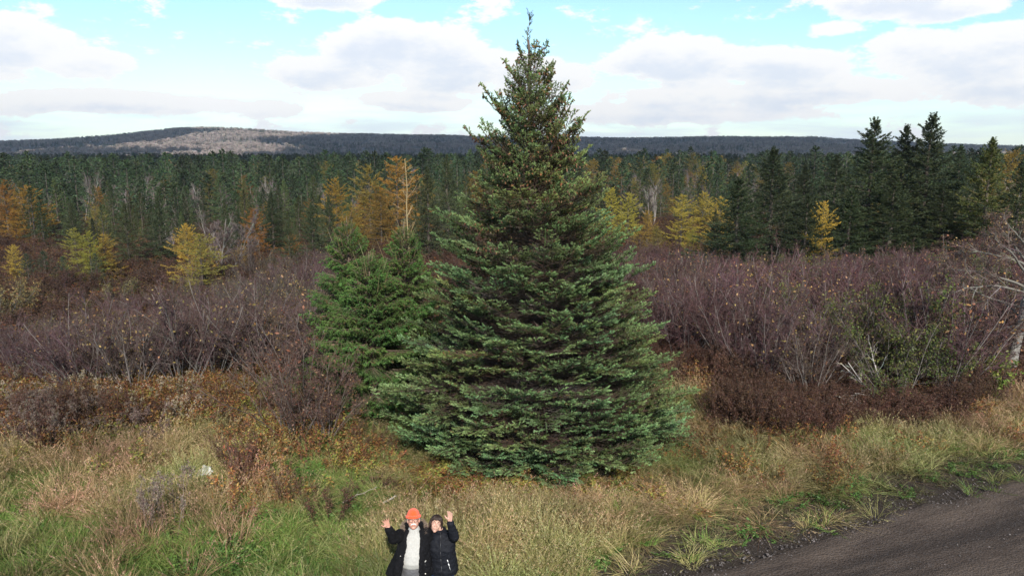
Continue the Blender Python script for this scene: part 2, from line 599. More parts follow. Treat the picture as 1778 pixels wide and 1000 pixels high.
# ------------------------------------------------------------------ unseen clouds added to shade forest and hills, leaving a gap of sun
def build_shade_clouds():
    m, nt, N, L, b = new_mat('shade_cloud')
    d = N.new('ShaderNodeBsdfDiffuse'); d.inputs[0].default_value = (.9, .9, .92, 1)
    t = N.new('ShaderNodeBsdfTranslucent'); t.inputs[0].default_value = (.9, .9, .93, 1)
    mx = N.new('ShaderNodeMixShader'); mx.inputs[0].default_value = .5
    L.new(d.outputs[0], mx.inputs[1]); L.new(t.outputs[0], mx.inputs[2]); L.new(mx.outputs[0], N['Material Output'].inputs['Surface'])
    H = 600.0
    off = np.array([sun_dir.x, sun_dir.y]) / sun_dir.z * H
    rng = np.random.default_rng(17)
    a = np.linspace(0, 2 * PI, 21)[:-1]; e = np.linspace(-PI / 2, PI / 2, 11)
    A, E = np.meshgrid(a, e, indexing='ij')
    U = np.stack([np.cos(A) * np.cos(E), np.sin(A) * np.cos(E), np.sin(E)], -1).reshape(-1, 3)
    i, j = np.meshgrid(np.arange(20), np.arange(10), indexing='ij')
    q = (i * 11 + j).ravel(); r = (((i + 1) % 20) * 11 + j).ravel()
    F = np.concatenate([np.stack([q, r, r + 1], 1), np.stack([q, r + 1, q + 1], 1)])
    # centre of the shaded ground, half extents, number of billows
    for (cx, cy, rx, ry, n) in [(-60, 680, 420, 330, 26), (-1160, 1330, 240, 330, 14), (-860, 1460, 170, 380, 16), (-640, 1060, 160, 130, 10), (-700, 900, 190, 130, 8), (130, 1640, 330, 330, 16), (-240, 1560, 170, 330, 14), (-130, 1160, 260, 190, 14), (300, 1120, 200, 200, 12), (560, 1450, 330, 380, 18), (1150, 1350, 420, 380, 18), (420, 820, 230, 230, 10), (-1250, 1750, 330, 220, 10)]:
        mb = MB()
        for k in range(n):
            an = k * 2.4; rr = math.sqrt((k + .5) / n)
            c = np.array([cx + off[0] + rr * rx * math.cos(an), cy + off[1] + rr * ry * math.sin(an), H + rng.uniform(0, 25)])
            s = max(rx, ry) * .36 * (1.1 - .45 * rr) * rng.uniform(.8, 1.25)
            V = U * np.array([s, s, s * .38])
            nz = (vnoise(V[:, 0] + k * 91, V[:, 1] + V[:, 2] * 2, s * .35, 9) - .5) * .35 + (vnoise(V[:, 0] + k * 31, V[:, 1] - V[:, 2], s * .15, 8) - .5) * .2
            V = V * (1 + nz)[:, None]
            V[:, 2] = np.where(V[:, 2] < 0, V[:, 2] * .3, V[:, 2])
            mb.add(V + c, F, (.9, .9, .9))
        o = link('shade_cloud', mb.mesh('shade_cloud', m, True)); tag(o, kind='structure')


def build_haze():
    m = bpy.data.materials.new('haze'); m.use_nodes = True
    nt = m.node_tree; N, L = nt.nodes, nt.links
    N.clear()
    o = N.new('ShaderNodeOutputMaterial'); v = N.new('ShaderNodeVolumePrincipled')
    v.inputs['Color'].default_value = (.74, .85, 1.0, 1)
    v.inputs['Density'].default_value = .00013
    v.inputs['Anisotropy'].default_value = 0.1
    L.new(v.outputs[0], o.inputs['Volume'])
    x, y0, y1, z0, z1 = 4200, -600, 4200, -40, 130
    V = np.array([[-x, y0, z0], [x, y0, z0], [x, y1, z0], [-x, y1, z0], [-x, y0, z1], [x, y0, z1], [x, y1, z1], [-x, y1, z1]], float)
    x = 3900
    V[:4, 1] = [-300, -300, 3900, 3900]; V[4:, 1] = [-300, -300, 3900, 3900]
    F = [[0, 2, 1], [0, 3, 2], [4, 5, 6], [4, 6, 7], [0, 1, 5], [0, 5, 4], [1, 2, 6], [1, 6, 5], [2, 3, 7], [2, 7, 6], [3, 0, 4], [3, 4, 7]]
    mb = MB(); mb.add(V, F, (1, 1, 1))
    h = link('haze', mb.mesh('haze', m)); tag(h, kind='stuff')


build_shade_clouds()
build_haze()


# ------------------------------------------------------------------ plant builders
def interp_poly(P, s):
    """points and tangents at parameters s (N,n) of polylines P (N,K,3)"""
    K = P.shape[1]
    f = s * (K - 1)
    i = np.clip(np.floor(f).astype(int), 0, K - 2)
    fr = (f - i)[..., None]
    r = np.arange(len(P))[:, None]
    a = P[r, i]; b = P[r, i + 1]
    return a * (1 - fr) + b * fr, nrm(b - a)


def march(rng, p, d, ln, K, up, wig, grav=None):
    """polylines that start at p along d, drawn upwards by up and wiggling by wig"""
    out = [p]
    d = d.copy()
    step = (ln / (K - 1))[:, None]
    for k in range(K - 1):
        p = p + d * step
        out.append(p)
        d = nrm(d + np.array([0, 0, 1.]) * up + rng.normal(0, wig, d.shape))
    return np.stack(out, 1)


def grow(rng, P, n, s0, s1, ang, lfac, K, up=.1, wig=.12, taper=.55, lmin=.05):
    N = len(P)
    s = np.sort(rng.uniform(s0, s1, (N, n)), 1)
    p, t = interp_poly(P, s)
    p = p.reshape(-1, 3); t = t.reshape(-1, 3)
    perp = nrm(np.cross(t, rng.normal(0, 1, t.shape)))
    a = np.radians(rng.uniform(ang[0], ang[1], (len(p), 1)))
    d = nrm(t * np.cos(a) + perp * np.sin(a))
    L = np.linalg.norm(np.diff(P, axis=1), axis=2).sum(1)
    ln = np.repeat(L, n) * lfac * (1 - taper * s.ravel()) * rng.uniform(.6, 1.2, len(p))
    ln = np.maximum(ln, lmin)
    return march(rng, p, d, ln, K, up, wig), s.ravel()


def needles(mb, rng, p, d, ln, col, nl=.034, nw=.013, step=.018, nk=3, spread=.75):
    """needle-leaf triangles set round shoots p + d*ln"""
    cnt = np.maximum(2, (ln / step).astype(int))
    idx = np.repeat(np.arange(len(p)), cnt * nk)
    t = rng.uniform(0, 1, len(idx))
    d_ = d[idx]
    base = p[idx] + d_ * (t * ln[idx])[:, None]
    r = rng.normal(0, 1, (len(idx), 3)); r = nrm(r - (r * d_).sum(1, keepdims=True) * d_)
    nd = nrm(d_ * (1 - .35 * spread) + r * spread)
    side = nrm(np.cross(nd, rng.normal(0, 1, nd.shape)))
    L_ = nl * rng.uniform(.7, 1.25, (len(idx), 1)) * (1 - .25 * t[:, None])
    c = col[idx] * rng.uniform(.8, 1.2, (len(idx), 1))
    mb.tris(base - side * nw * .5, base + side * nw * .5, base + nd * L_, c)


def spruce_bough(rng, L, wid=.42, a=-.16, b=.22, droop=0.0, ctip=(.170, .265, .105), cin=(.042, .058, .016), cbark=(.065, .048, .036),  # paler young tips; inner needles and bark darkened to paint shade between boughs
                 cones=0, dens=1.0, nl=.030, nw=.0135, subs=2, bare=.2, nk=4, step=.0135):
    """one bough along +X: a curved axis, side branches, shoots dressed with needles, dead inner twigs"""
    mb = MB()
    K = 9
    s = np.linspace(0, 1, K)
    bend = rng.normal(0, .05)
    axes = [np.stack([L * s, L * bend * s * s, L * (a * s + b * s * s)], 1)]
    for k in range(subs):                        # forks that make a bough more than one flat pad
        s0 = rng.uniform(.28, .55)
        i = int(s0 * (K - 1))
        p0 = axes[0][i]
        yaw = (1 if k % 2 else -1) * rng.uniform(.25, .6)
        pit = rng.uniform(-.15, .14)
        l2 = L * (1 - s0) * rng.uniform(.75, 1.0)
        x = l2 * s
        axes.append(p0 + np.stack([x * math.cos(yaw), x * math.sin(yaw), x * pit + l2 * (a * .4 * s + b * s * s)], 1))
    sp, sd, sl, ss_, bl = [], [], [], [], []
    for ai, A in enumerate(axes):
        LL = L if ai == 0 else float(np.linalg.norm(A[-1] - A[0]))
        mb.polylines(A[None], .008 + .011 * LL / 2.5, .003, cbark)
        n = max(6, int(LL / .062 * dens))
        t = np.linspace(.12 if ai else .08, .99, n) + rng.normal(0, .01, n)
        t = np.clip(t, .03, .995)
        p, tg = interp_poly(A[None], t[None]); p = p[0]; tg = tg[0]
        side = np.where(np.arange(n) % 2 == 0, 1.0, -1.0)
        lat = nrm(np.cross(np.array([[0, 0, 1.]]), tg))
        ang = np.radians(rng.uniform(42, 66, n))[:, None]
        d = nrm(tg * np.cos(ang) + lat * side[:, None] * np.sin(ang) + np.array([[0, 0, 1.]]) * (rng.normal(.05, .11, (n, 1)) - droop))
        ln = wid * LL * np.clip((1 - t) ** .75, 0, 1) * np.clip(t / .32, .25, 1) * rng.uniform(.65, 1.15, n) + .07
        S = march(rng, p, d, ln, 5, .035 - droop * .12, .07)
        mb.polylines(S, .004 + .003 * ln, .002, jitcol(rng, cbark, n, .15))
        # shoots along side branches
        m = np.maximum(3, (ln / .042 * dens).astype(int))
        for q in range(n):
            u = np.linspace(.12, .97, m[q]) + rng.normal(0, .02, m[q])
            u = np.clip(u, .02, .99)
            pp, tt = interp_poly(S[q:q + 1], u[None]); pp = pp[0]; tt = tt[0]
            sg = np.where(np.arange(m[q]) % 2 == 0, 1., -1.)[:, None]
            la = nrm(np.cross(np.array([[0, 0, 1.]]), tt))
            dd = nrm(tt * .72 + la * sg * .62 + np.array([[0, 0, 1.]]) * (rng.normal(.14, .22, (m[q], 1)) - 1.3 * droop))
            l3 = np.minimum(.19, .045 + .36 * ln[q] * (1 - u)) * rng.uniform(.7, 1.25, m[q])
            sp.append(pp); sd.append(dd); sl.append(l3)
            ss_.append(t[q] * (.55 + .45 * u))
        # tips of the side branches
        sp.append(S[:, -2]); sd.append(nrm(S[:, -1] - S[:, -2])); sl.append(np.linalg.norm(S[:, -1] - S[:, -2], axis=1) + .05); ss_.append(t)
        sp.append(A[-2:-1]); sd.append(nrm(A[-1:] - A[-2:-1])); sl.append(np.array([np.linalg.norm(A[-1] - A[-2]) + .06])); ss_.append(np.array([1.]))
    sp = np.concatenate(sp); sd = np.concatenate(sd); sl = np.concatenate(sl); sv = np.concatenate(ss_)
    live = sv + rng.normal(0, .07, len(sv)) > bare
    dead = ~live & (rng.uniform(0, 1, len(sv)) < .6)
    mb.prisms(sp[dead], sp[dead] + sd[dead] * (sl[dead] * 1.3)[:, None], .0035, .0015, jitcol(rng, (.085, .066, .052), int(dead.sum()), .35))  # dead twigs toned down to put shade into the gaps
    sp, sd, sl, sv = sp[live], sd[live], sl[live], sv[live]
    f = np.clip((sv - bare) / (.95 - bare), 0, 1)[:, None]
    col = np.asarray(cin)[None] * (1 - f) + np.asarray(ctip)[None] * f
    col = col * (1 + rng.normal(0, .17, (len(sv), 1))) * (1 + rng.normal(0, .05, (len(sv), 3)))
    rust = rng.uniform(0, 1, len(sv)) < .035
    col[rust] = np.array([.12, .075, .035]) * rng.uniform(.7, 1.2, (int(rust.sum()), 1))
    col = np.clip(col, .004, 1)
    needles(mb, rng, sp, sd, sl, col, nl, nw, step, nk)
    if cones:
        k = rng.choice(len(sp), min(cones, len(sp)), replace=False)
        p = sp[k] + sd[k] * sl[k][:, None] * .6
        dn = nrm(np.array([[0, 0, -1.]]) + rng.normal(0, .25, (len(k), 3)))
        cc = jitcol(rng, (.13, .075, .04), len(k), .25)
        mid = p + dn * .03
        mb.prisms(p, mid, .006, .018, cc, None, 4); mb.prisms(mid, mid + dn * .035, .018, .005, cc, None, 4)
    return mb


# ------------------------------------------------------------------ the big spruce
def hero_spruce():
    base = at(932, 700, 17.2)
    bx, by = base[0], base[1]
    bz = float(terrain(bx, by))
    H = 9.62
    lean = -.24                                 # the leader ends a little left of the foot
    root = thing('spruce', 'tall full conical spruce with blue green layered boughs down to the ground', 'tree', (bx, by, bz - .06))
    rng = np.random.default_rng(11)
    # trunk
    mb = MB()
    zz = np.linspace(-.1, H - .25, 24)
    P = np.stack([lean * (zz / H) ** 1.3 + rng.normal(0, .012, 24), rng.normal(0, .012, 24), zz], 1)
    r = .19 * (1 - zz / H) ** .8 + .012
    mb.tube(P, r, (.11, .09, .075), 9)
    link('trunk', mb.mesh('spruce_trunk', M_BARK, True), root)
    rz = np.array([[0, 3.75], [.6, 3.9], [1.3, 3.82], [2, 3.35], [3.5, 2.8], [5, 2.25], [6.3, 1.55], [7.4, 1.3], [8.0, 1.15], [8.5, .78], [8.9, .52], [9.2, .3], [9.6, .1]])
    # bough meshes by length class
    classes = [3.6, 2.9, 2.3, 1.75, 1.25, .85, .5]
    protos = {}
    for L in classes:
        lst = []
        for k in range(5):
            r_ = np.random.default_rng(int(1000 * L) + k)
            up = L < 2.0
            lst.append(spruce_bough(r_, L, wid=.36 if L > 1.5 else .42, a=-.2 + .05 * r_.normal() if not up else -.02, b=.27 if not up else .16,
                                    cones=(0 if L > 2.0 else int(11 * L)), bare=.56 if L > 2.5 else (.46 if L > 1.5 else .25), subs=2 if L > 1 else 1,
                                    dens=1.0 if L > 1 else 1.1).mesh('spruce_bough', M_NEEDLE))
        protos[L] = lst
    n = 370
    items = []
    ga = 2.399963
    u = (np.arange(n) + .5) / n
    # more boughs where the surface is larger
    zf = np.linspace(0, H - .35, 400)
    wts = np.interp(zf, rz[:, 0], rz[:, 1]) + .30
    cdf = np.cumsum(wts) / wts.sum()
    for k in range(n):
        zt = float(np.interp(u[k], cdf, zf)) + rng.normal(0, .05)
        zt = min(max(zt, .05), H - .35)
        phi = k * ga + rng.normal(0, .12)
        R = float(np.interp(zt, rz[:, 0], rz[:, 1]))
        fz = zt / H
        el = rad(np.interp(fz, [0, .15, .4, .62, .8, 1], [-2, 3, 12, 26, 40, 62]) + rng.normal(0, 7))
        R *= rng.uniform(.74, 1.05) if fz > .1 else rng.uniform(.85, 1.03)
        if fz > .5:
            R *= 1 + .24 * math.sin(3 * phi + zt * 2.2) + rng.normal(0, .09)      # uneven upper crown
        L = max(.3, R / math.cos(el))
        za = zt - math.sin(el) * L
        za = max(za, .06)
        items.append((math.cos(phi) * 1.0, phi, za, el, L, zt))
    # deliberate stray boughs seen against the sky
    for k in range(34):                          # lowest boughs that sweep the ground
        items.append((0, k * 2 * PI / 34 + rng.normal(0, .05), rng.uniform(.28, .5), rad(-5 + rng.normal(0, 2)), rng.uniform(3.25, 3.85), .1))
    for (phi_deg, za, el, L) in [(4, 7.2, 48, 1.45), (2, 6.55, 36, 1.75), (176, 7.05, 42, 1.75), (181, 6.3, 28, 1.9), (-6, 4.1, 22, 2.7), (186, 4.3, 14, 2.5), (8, 7.9, 52, 1.1), (172, 8.1, 46, 1.0), (0, 3.3, 16, 3.0), (-12, 8.5, 58, .9), (190, 8.6, 60, .75)]:
        items.append((0, rad(phi_deg), za, rad(el), L, za + L * math.sin(rad(el))))
    # boughs on the camera's side and at the outline are single parts; those at the back are one mass
    items.sort(key=lambda t: math.sin(t[1]))
    crown_pts = []
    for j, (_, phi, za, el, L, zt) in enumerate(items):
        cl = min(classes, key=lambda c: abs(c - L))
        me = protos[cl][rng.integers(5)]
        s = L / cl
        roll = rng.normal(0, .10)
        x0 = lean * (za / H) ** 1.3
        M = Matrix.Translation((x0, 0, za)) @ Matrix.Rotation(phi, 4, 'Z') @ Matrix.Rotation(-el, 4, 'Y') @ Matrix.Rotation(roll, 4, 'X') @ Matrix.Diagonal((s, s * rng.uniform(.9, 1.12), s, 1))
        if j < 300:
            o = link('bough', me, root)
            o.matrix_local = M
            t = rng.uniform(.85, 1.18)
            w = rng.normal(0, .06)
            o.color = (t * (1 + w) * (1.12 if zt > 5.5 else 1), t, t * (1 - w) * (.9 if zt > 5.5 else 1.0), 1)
        else:
            crown_pts.append((M, me, rng.uniform(.85, 1.15)))
    srcs = sorted({me for _, me, _ in crown_pts}, key=lambda m: m.name)
    idx = [srcs.index(me) for _, me, _ in crown_pts]
    scatter('rear_boughs', np.array([M.translation for M, _, _ in crown_pts]), np.array([M.to_euler() for M, _, _ in crown_pts]),
            np.array([M.to_scale() for M, _, _ in crown_pts]), np.array(idx), np.array([[t, t, t] for _, _, t in crown_pts]), srcs, parent=root, mat=M_FAR_NEEDLE)
    # leader
    mb = MB()
    r2 = np.random.default_rng(5)
    top = np.stack([np.array([lean, lean - .03, lean + .01, lean + .03]), np.zeros(4), np.array([H - .5, H - .2, H + .05, H + .28])], 1)
    mb.polylines(top[None], .014, .004, (.1, .08, .055))
    p, t = interp_poly(np.repeat(top[None], 34, 0), r2.uniform(0, 1, (34, 1))); p = p[:, 0]; t = t[:, 0]
    d = nrm(t * .75 + nrm(np.cross(t, r2.normal(0, 1, t.shape))) * .55)
    ln = r2.uniform(.06, .2, 34)
    needles(mb, r2, p, d, ln, jitcol(r2, (.06, .095, .06), 34))
    mb.prisms(p, p + d * ln[:, None], .004, .002, (.09, .07, .05))
    link('leader', mb.mesh('spruce_leader', M_NEEDLE), root)
    return root


M_FAR_NEEDLE = veg_mat('rear needles', instancer=True, rough=.55, transl=.12, spec=.35)
_HID = {}


def scatter(name, pts, rot, scl, idx, tint, meshes, parent=None, mat=None, label=None):
    """ONE object that instances the meshes on points (for what nobody could count)"""
    col = bpy.data.collections.new(name + '_sources')
    for i, me in enumerate(meshes):
        if mat is not None:
            me = me.copy(); me.materials.clear(); me.materials.append(mat)
        o = bpy.data.objects.new('%s_src_%03d' % (name, i), me)
        col.objects.link(o)
    me = bpy.data.meshes.new(name)
    n = len(pts)
    me.vertices.add(n)
    me.vertices.foreach_set('co', np.asarray(pts, np.float32).ravel())
    scl = np.asarray(scl, np.float32)
    if scl.ndim == 1:
        scl = np.repeat(scl[:, None], 3, 1)
    for nm, ty, data, key in (('rot', 'FLOAT_VECTOR', rot, 'vector'), ('scl', 'FLOAT_VECTOR', scl, 'vector'), ('idx', 'INT', idx, 'value'), ('tint', 'FLOAT_VECTOR', tint, 'vector')):
        a = me.attributes.new(nm, ty, 'POINT')
        a.data.foreach_set(key, np.asarray(data, np.int32 if ty == 'INT' else np.float32).ravel())
    ob = link(name, me, parent)
    ng = bpy.data.node_groups.new(name + '_scatter', 'GeometryNodeTree')
    ng.interface.new_socket('Geometry', in_out='INPUT', socket_type='NodeSocketGeometry')
    ng.interface.new_socket('Geometry', in_out='OUTPUT', socket_type='NodeSocketGeometry')
    N, L = ng.nodes, ng.links
    gi = N.new('NodeGroupInput'); go = N.new('NodeGroupOutput')
    ip = N.new('GeometryNodeInstanceOnPoints')
    ci = N.new('GeometryNodeCollectionInfo')
    ci.inputs['Collection'].default_value = col
    ci.inputs['Separate Children'].default_value = True
    ci.inputs['Reset Children'].default_value = True

    def attr(nm, ty):
        a = N.new('GeometryNodeInputNamedAttribute'); a.data_type = ty; a.inputs['Name'].default_value = nm
        return a.outputs['Attribute']
    L.new(gi.outputs[0], ip.inputs['Points'])
    L.new(ci.outputs[0], ip.inputs['Instance'])
    ip.inputs['Pick Instance'].default_value = True
    L.new(attr('idx', 'INT'), ip.inputs['Instance Index'])
    L.new(attr('rot', 'FLOAT_VECTOR'), ip.inputs['Rotation'])
    L.new(attr('scl', 'FLOAT_VECTOR'), ip.inputs['Scale'])
    L.new(ip.outputs[0], go.inputs[0])
    md = ob.modifiers.new('scatter', 'NODES')
    md.node_group = ng
    ob['kind'] = 'stuff'
    if label:
        ob['label'] = label
    return ob


hero_spruce()


# ------------------------------------------------------------------ companion spruces, drooping and greener
def companion_spruces():
    protos = {}
    for L in (1.7, 1.1, .6):
        protos[L] = [spruce_bough(np.random.default_rng(900 + int(L * 100) + k), L, wid=.3, a=.05, b=-.02, droop=.55, ctip=(.078, .158, .034), cin=(.052, .085, .02),
                                  cbark=(.13, .10, .07), bare=.12, dens=.95, subs=2 if L > 1 else 1, nl=.032, nw=.012).mesh('drooping_bough', M_NEEDLE) for k in range(4)]
    specs = [(602, 376, 20.4, 1.75, 'dark green spruce with drooping twigs and a spiky leader left of the tall spruce'),
             (640, 436, 18.9, 2.0, 'broad drooping green spruce in front, pressed against the left flank of the tall spruce'),
             (700, 385, 20.2, 1.75, 'green drooping spruce half hidden behind the left side of the tall spruce')]
    for si, (px, py, Y, R, lab) in enumerate(specs):
        rng = np.random.default_rng(70 + si)
        tp = at(px, py, Y)
        z0 = float(terrain(tp[0], Y))
        H = tp[2] - z0
        root = thing('spruce', lab, 'tree', (tp[0], Y, z0), group='drooping green spruces beside the tall spruce')
        mb = MB()
        zz = np.linspace(-.1, H, 14)
        mb.tube(np.stack([rng.normal(0, .012, 14), rng.normal(0, .012, 14), zz], 1), .1 * (1 - zz / H) + .008, (.14, .11, .08), 7)
        link('trunk', mb.mesh('spruce_trunk', M_BARK, True), root)
        n = int(150 + 45 * R)
        for k in range(n):
            f = ((k + .5) / n) ** 1.15
            za = .1 + f * (H - .3)
            L = R * (1 - f) ** .72 * rng.uniform(.75, 1.12) + .1
            el = rad(-6 + 50 * f ** 1.4 + rng.normal(0, 7))
            cl = min(protos, key=lambda c: abs(c - L))
            s_ = L / cl
            o = link('bough', protos[cl][rng.integers(4)], root)
            o.matrix_local = Matrix.Translation((0, 0, za)) @ Matrix.Rotation(k * 2.399963 + rng.normal(0, .15), 4, 'Z') @ Matrix.Rotation(-el, 4, 'Y') @ Matrix.Diagonal((s_, s_, s_, 1))
            t = rng.uniform(.85, 1.2)
            o.color = (t, t, t, 1)
        # pale shoots that stand up out of the crown
        mb = MB()
        m = 26
        a = rng.uniform(0, 2 * PI, m); rr = rng.uniform(0, .35, m) * R
        p = np.stack([np.cos(a) * rr, np.sin(a) * rr, H * (1 - .55 * rr / R) - .25], 1)
        d = nrm(np.stack([np.cos(a) * .35, np.sin(a) * .35, np.ones(m)], 1))
        l = rng.uniform(.2, .6, m)
        mb.prisms(p, p + d * l[:, None], .007, .003, jitcol(rng, (.19, .15, .075), m))
        q = np.repeat(np.arange(m), 3)
        t = rng.uniform(.2, .9, len(q))
        pp = p[q] + d[q] * (l[q] * t)[:, None]
        dd = nrm(d[q] * .6 + rng.normal(0, .55, (len(q), 3)))
        needles(mb, rng, pp, dd, l[q] * .4, jitcol(rng, (.10, .12, .04), len(q)), .025, .009, .03, 2)
        link('foliage', mb.mesh('leader_shoots', M_NEEDLE), root)
    # bare tan pole with a few whorls of thin branches
    Y = 22.0
    tp = at(704, 276, Y); bt = at(712, 470, Y)
    z0 = float(terrain(bt[0], Y))
    H = tp[2] - z0
    rng = np.random.default_rng(5)
    root = thing('dead_larch', 'bare tan dead pole with thin upswept branches rising behind the drooping spruces', 'tree', (bt[0], Y, z0))
    mb = MB()
    zz = np.linspace(-.1, H, 16)
    P = np.stack([(tp[0] - bt[0]) * zz / H + rng.normal(0, .012, 16), rng.normal(0, .01, 16), zz], 1)
    mb.tube(P, .04 * (1 - zz / H) + .008, (.26, .195, .115), 7)
    link('trunk', mb.mesh('dead_trunk', M_BARK, True), root)
    B, s_ = grow(rng, np.repeat(P[None], 1, 0), 34, .52, .97, (45, 75), .13, 5, up=.14, wig=.06, taper=.6)
    mb = MB()
    mb.polylines(B, .009, .004, jitcol(rng, (.25, .19, .105), len(B)))
    B2, _ = grow(rng, B, 4, .3, .9, (30, 60), .4, 3, up=.05, wig=.1)
    mb.polylines(B2, .006, .003, jitcol(rng, (.30, .22, .11), len(B2)))
    link('branches', mb.mesh('dead_branches', M_TWIG), root)


companion_spruces()


# ------------------------------------------------------------------ forest trees
def flat_grow(rng, P, n, s0, s1, ang, lfac, K, up, wig, flat=.35, taper=.7):
    N = len(P)
    s = np.sort(rng.uniform(s0, s1, (N, n)), 1)
    p, t = interp_poly(P, s)
    p = p.reshape(-1, 3); t = t.reshape(-1, 3)
    lat = nrm(np.cross(np.array([[0, 0, 1.]]), t)) * rng.choice([-1., 1.], (len(p), 1)) + np.array([[0, 0, 1.]]) * rng.normal(0, flat, (len(p), 1))
    a = np.radians(rng.uniform(ang[0], ang[1], (len(p), 1)))
    d = nrm(t * np.cos(a) + nrm(lat) * np.sin(a))
    L = np.linalg.norm(np.diff(P, axis=1), axis=2).sum(1)
    ln = np.maximum(np.repeat(L, n) * lfac * (1 - taper * s.ravel()) * rng.uniform(.6, 1.2, len(p)), .06)
    return march(rng, p, d, ln, K, up, wig), s.ravel()


def conifer(seed, H=8., R=1.6, nb=85, col=(.040, .058, .030), col2=(.055, .062, .024), nl=.13, nw=.05, step=.075, nsh=15, gap=0., shape=.8, el=(-18, 42), z0=.05, nk=2, ragged=.16):
    """crown and trunk meshes of a spruce or larch seen from some way off"""
    rng = np.random.default_rng(seed)
    tk = MB()
    zz = np.linspace(-.2, H, 10)
    P = np.stack([rng.normal(0, .02, 10) * H / 8, rng.normal(0, .02, 10) * H / 8, zz], 1)
    tk.tube(P, .017 * H * (1 - zz / H) + .012, (.085, .07, .058), 6)
    cr = MB()
    f = ((np.arange(nb) + rng.uniform(.1, .9, nb)) / nb) ** .92
    z = H * (z0 + (1 - z0) * f) * .985
    phi = np.arange(nb) * 2.399963 + rng.normal(0, .2, nb)
    r = R * np.maximum(1 - f, .015) ** shape * np.clip(1 + rng.normal(0, ragged, nb), .4, 1.4) * np.clip(.55 + f / .12 * .45, 0, 1)
    keep = rng.uniform(0, 1, nb) > gap
    z, phi, r, f = z[keep], phi[keep], r[keep], f[keep]
    e = np.radians(el[0] + (el[1] - el[0]) * f ** 1.3 + rng.normal(0, 6, len(z)))
    d = np.stack([np.cos(phi) * np.cos(e), np.sin(phi) * np.cos(e), np.sin(e)], 1)
    st = np.stack([np.interp(z, zz, P[:, 0]), np.interp(z, zz, P[:, 1]), z], 1)
    A = march(rng, st, d, r + .12, 6, .07, .06)
    cr.polylines(A, .006 + .009 * r, .004, (.09, .075, .06))
    S, s_ = flat_grow(rng, A, nsh, .12, .99, (38, 68), .40, 3, .02, .08)
    p = S[:, 0]; dd = nrm(S[:, -1] - S[:, 0]); ln = np.linalg.norm(S[:, -1] - S[:, 0], axis=1)
    w = rng.uniform(0, 1, (len(p), 1)) ** 1.5
    c = np.asarray(col)[None] * (1 - w) + np.asarray(col2)[None] * w
    c = np.clip(c * (1 + rng.normal(0, .16, (len(p), 1))), .004, 1)
    needles(cr, rng, p, dd, ln, c, nl, nw, step, nk)
    # tips
    needles(cr, rng, A[:, -2], nrm(A[:, -1] - A[:, -2]), np.linalg.norm(A[:, -1] - A[:, -2], axis=1) + .08, np.repeat(np.asarray(col)[None], len(A), 0), nl, nw, step * .7, nk)
    tipP = np.repeat(np.array([[0, 0, H * .93]]), 6, 0); tipP[:, :2] = P[-1, :2]
    needles(cr, rng, tipP, nrm(np.array([[0, 0, 1.]]) + rng.normal(0, .12, (6, 3))), np.full(6, H * .085), np.repeat(np.asarray(col)[None], 6, 0), nl * .8, nw, step * .6, nk)
    return [('trunk', tk.mesh('conifer_trunk', M_BARK, True)), ('crown', cr.mesh('conifer_crown', M_TREE))], H


def bare_tree(seed, H=7., col=(.20, .18, .165), ctw=(.115, .085, .082), stems=1, spread=(15, 40), trunk_r=.09, tw=3):
    rng = np.random.default_rng(seed)
    tk, br = MB(), MB()
    d = nrm(np.stack([rng.normal(0, .1 if stems == 1 else .35, stems), rng.normal(0, .1 if stems == 1 else .35, stems), np.ones(stems)], 1))
    P = march(rng, np.zeros((stems, 3)) + np.array([0, 0, -.15]), d, np.full(stems, H * .75) * rng.uniform(.85, 1.05, stems), 9, .06, .07)
    for k in range(stems):
        tk.tube(P[k], np.linspace(trunk_r, trunk_r * .25, 9), col, 7)
    B1, s1 = grow(rng, P, 12, .25, .98, spread, .55, 6, .09, .10)
    br.polylines(B1, trunk_r * .38, trunk_r * .1, jitcol(rng, col, len(B1), .1))
    B2, s2 = grow(rng, B1, 7, .2, .98, (22, 48), .5, 5, .07, .12)
    br.polylines(B2, trunk_r * .15, .007, jitcol(rng, np.asarray(col) * .5 + np.asarray(ctw) * .5, len(B2), .12))
    B3, s3 = grow(rng, B2, tw * 2, .15, .98, (22, 50), .5, 3, .06, .14)
    br.tris(B3[:, 0] - .009, B3[:, 0] + .009, B3[:, -1], jitcol(rng, ctw, len(B3), .18))
    B4, s4 = grow(rng, B3, 2, .2, .9, (20, 50), .6, 3, .05, .14, lmin=.12)
    sd = nrm(rng.normal(0, 1, (len(B4), 3))) * .007
    br.tris(B4[:, 0] - sd, B4[:, 0] + sd, B4[:, -1], jitcol(rng, ctw, len(B4), .2))
    return [('trunk', tk.mesh('bare_trunk', M_BARK, True)), ('branches', br.mesh('bare_branches', M_TWIG))], H


def plant(name, proto, label, cat, pos, height=None, rz=0., group=None, color=None, wide=1.0, flat=False):
    """a copy of a plant: the thing and copies of its parts, sharing mesh data"""
    parts, H = proto
    s = (height / H) if height else 1.0
    r = thing(name, label, cat, tuple(pos), rz, (s * wide, s * wide, s), group)
    for pn, me in parts:
        o = bpy.data.objects.new(pn, me)
        C.objects.link(o); o.parent = r
        if color is not None and pn in ('crown', 'leaves', 'twigs', 'branches', 'crown_needles'):
            o.color = tuple(color) + (1,)
    return r


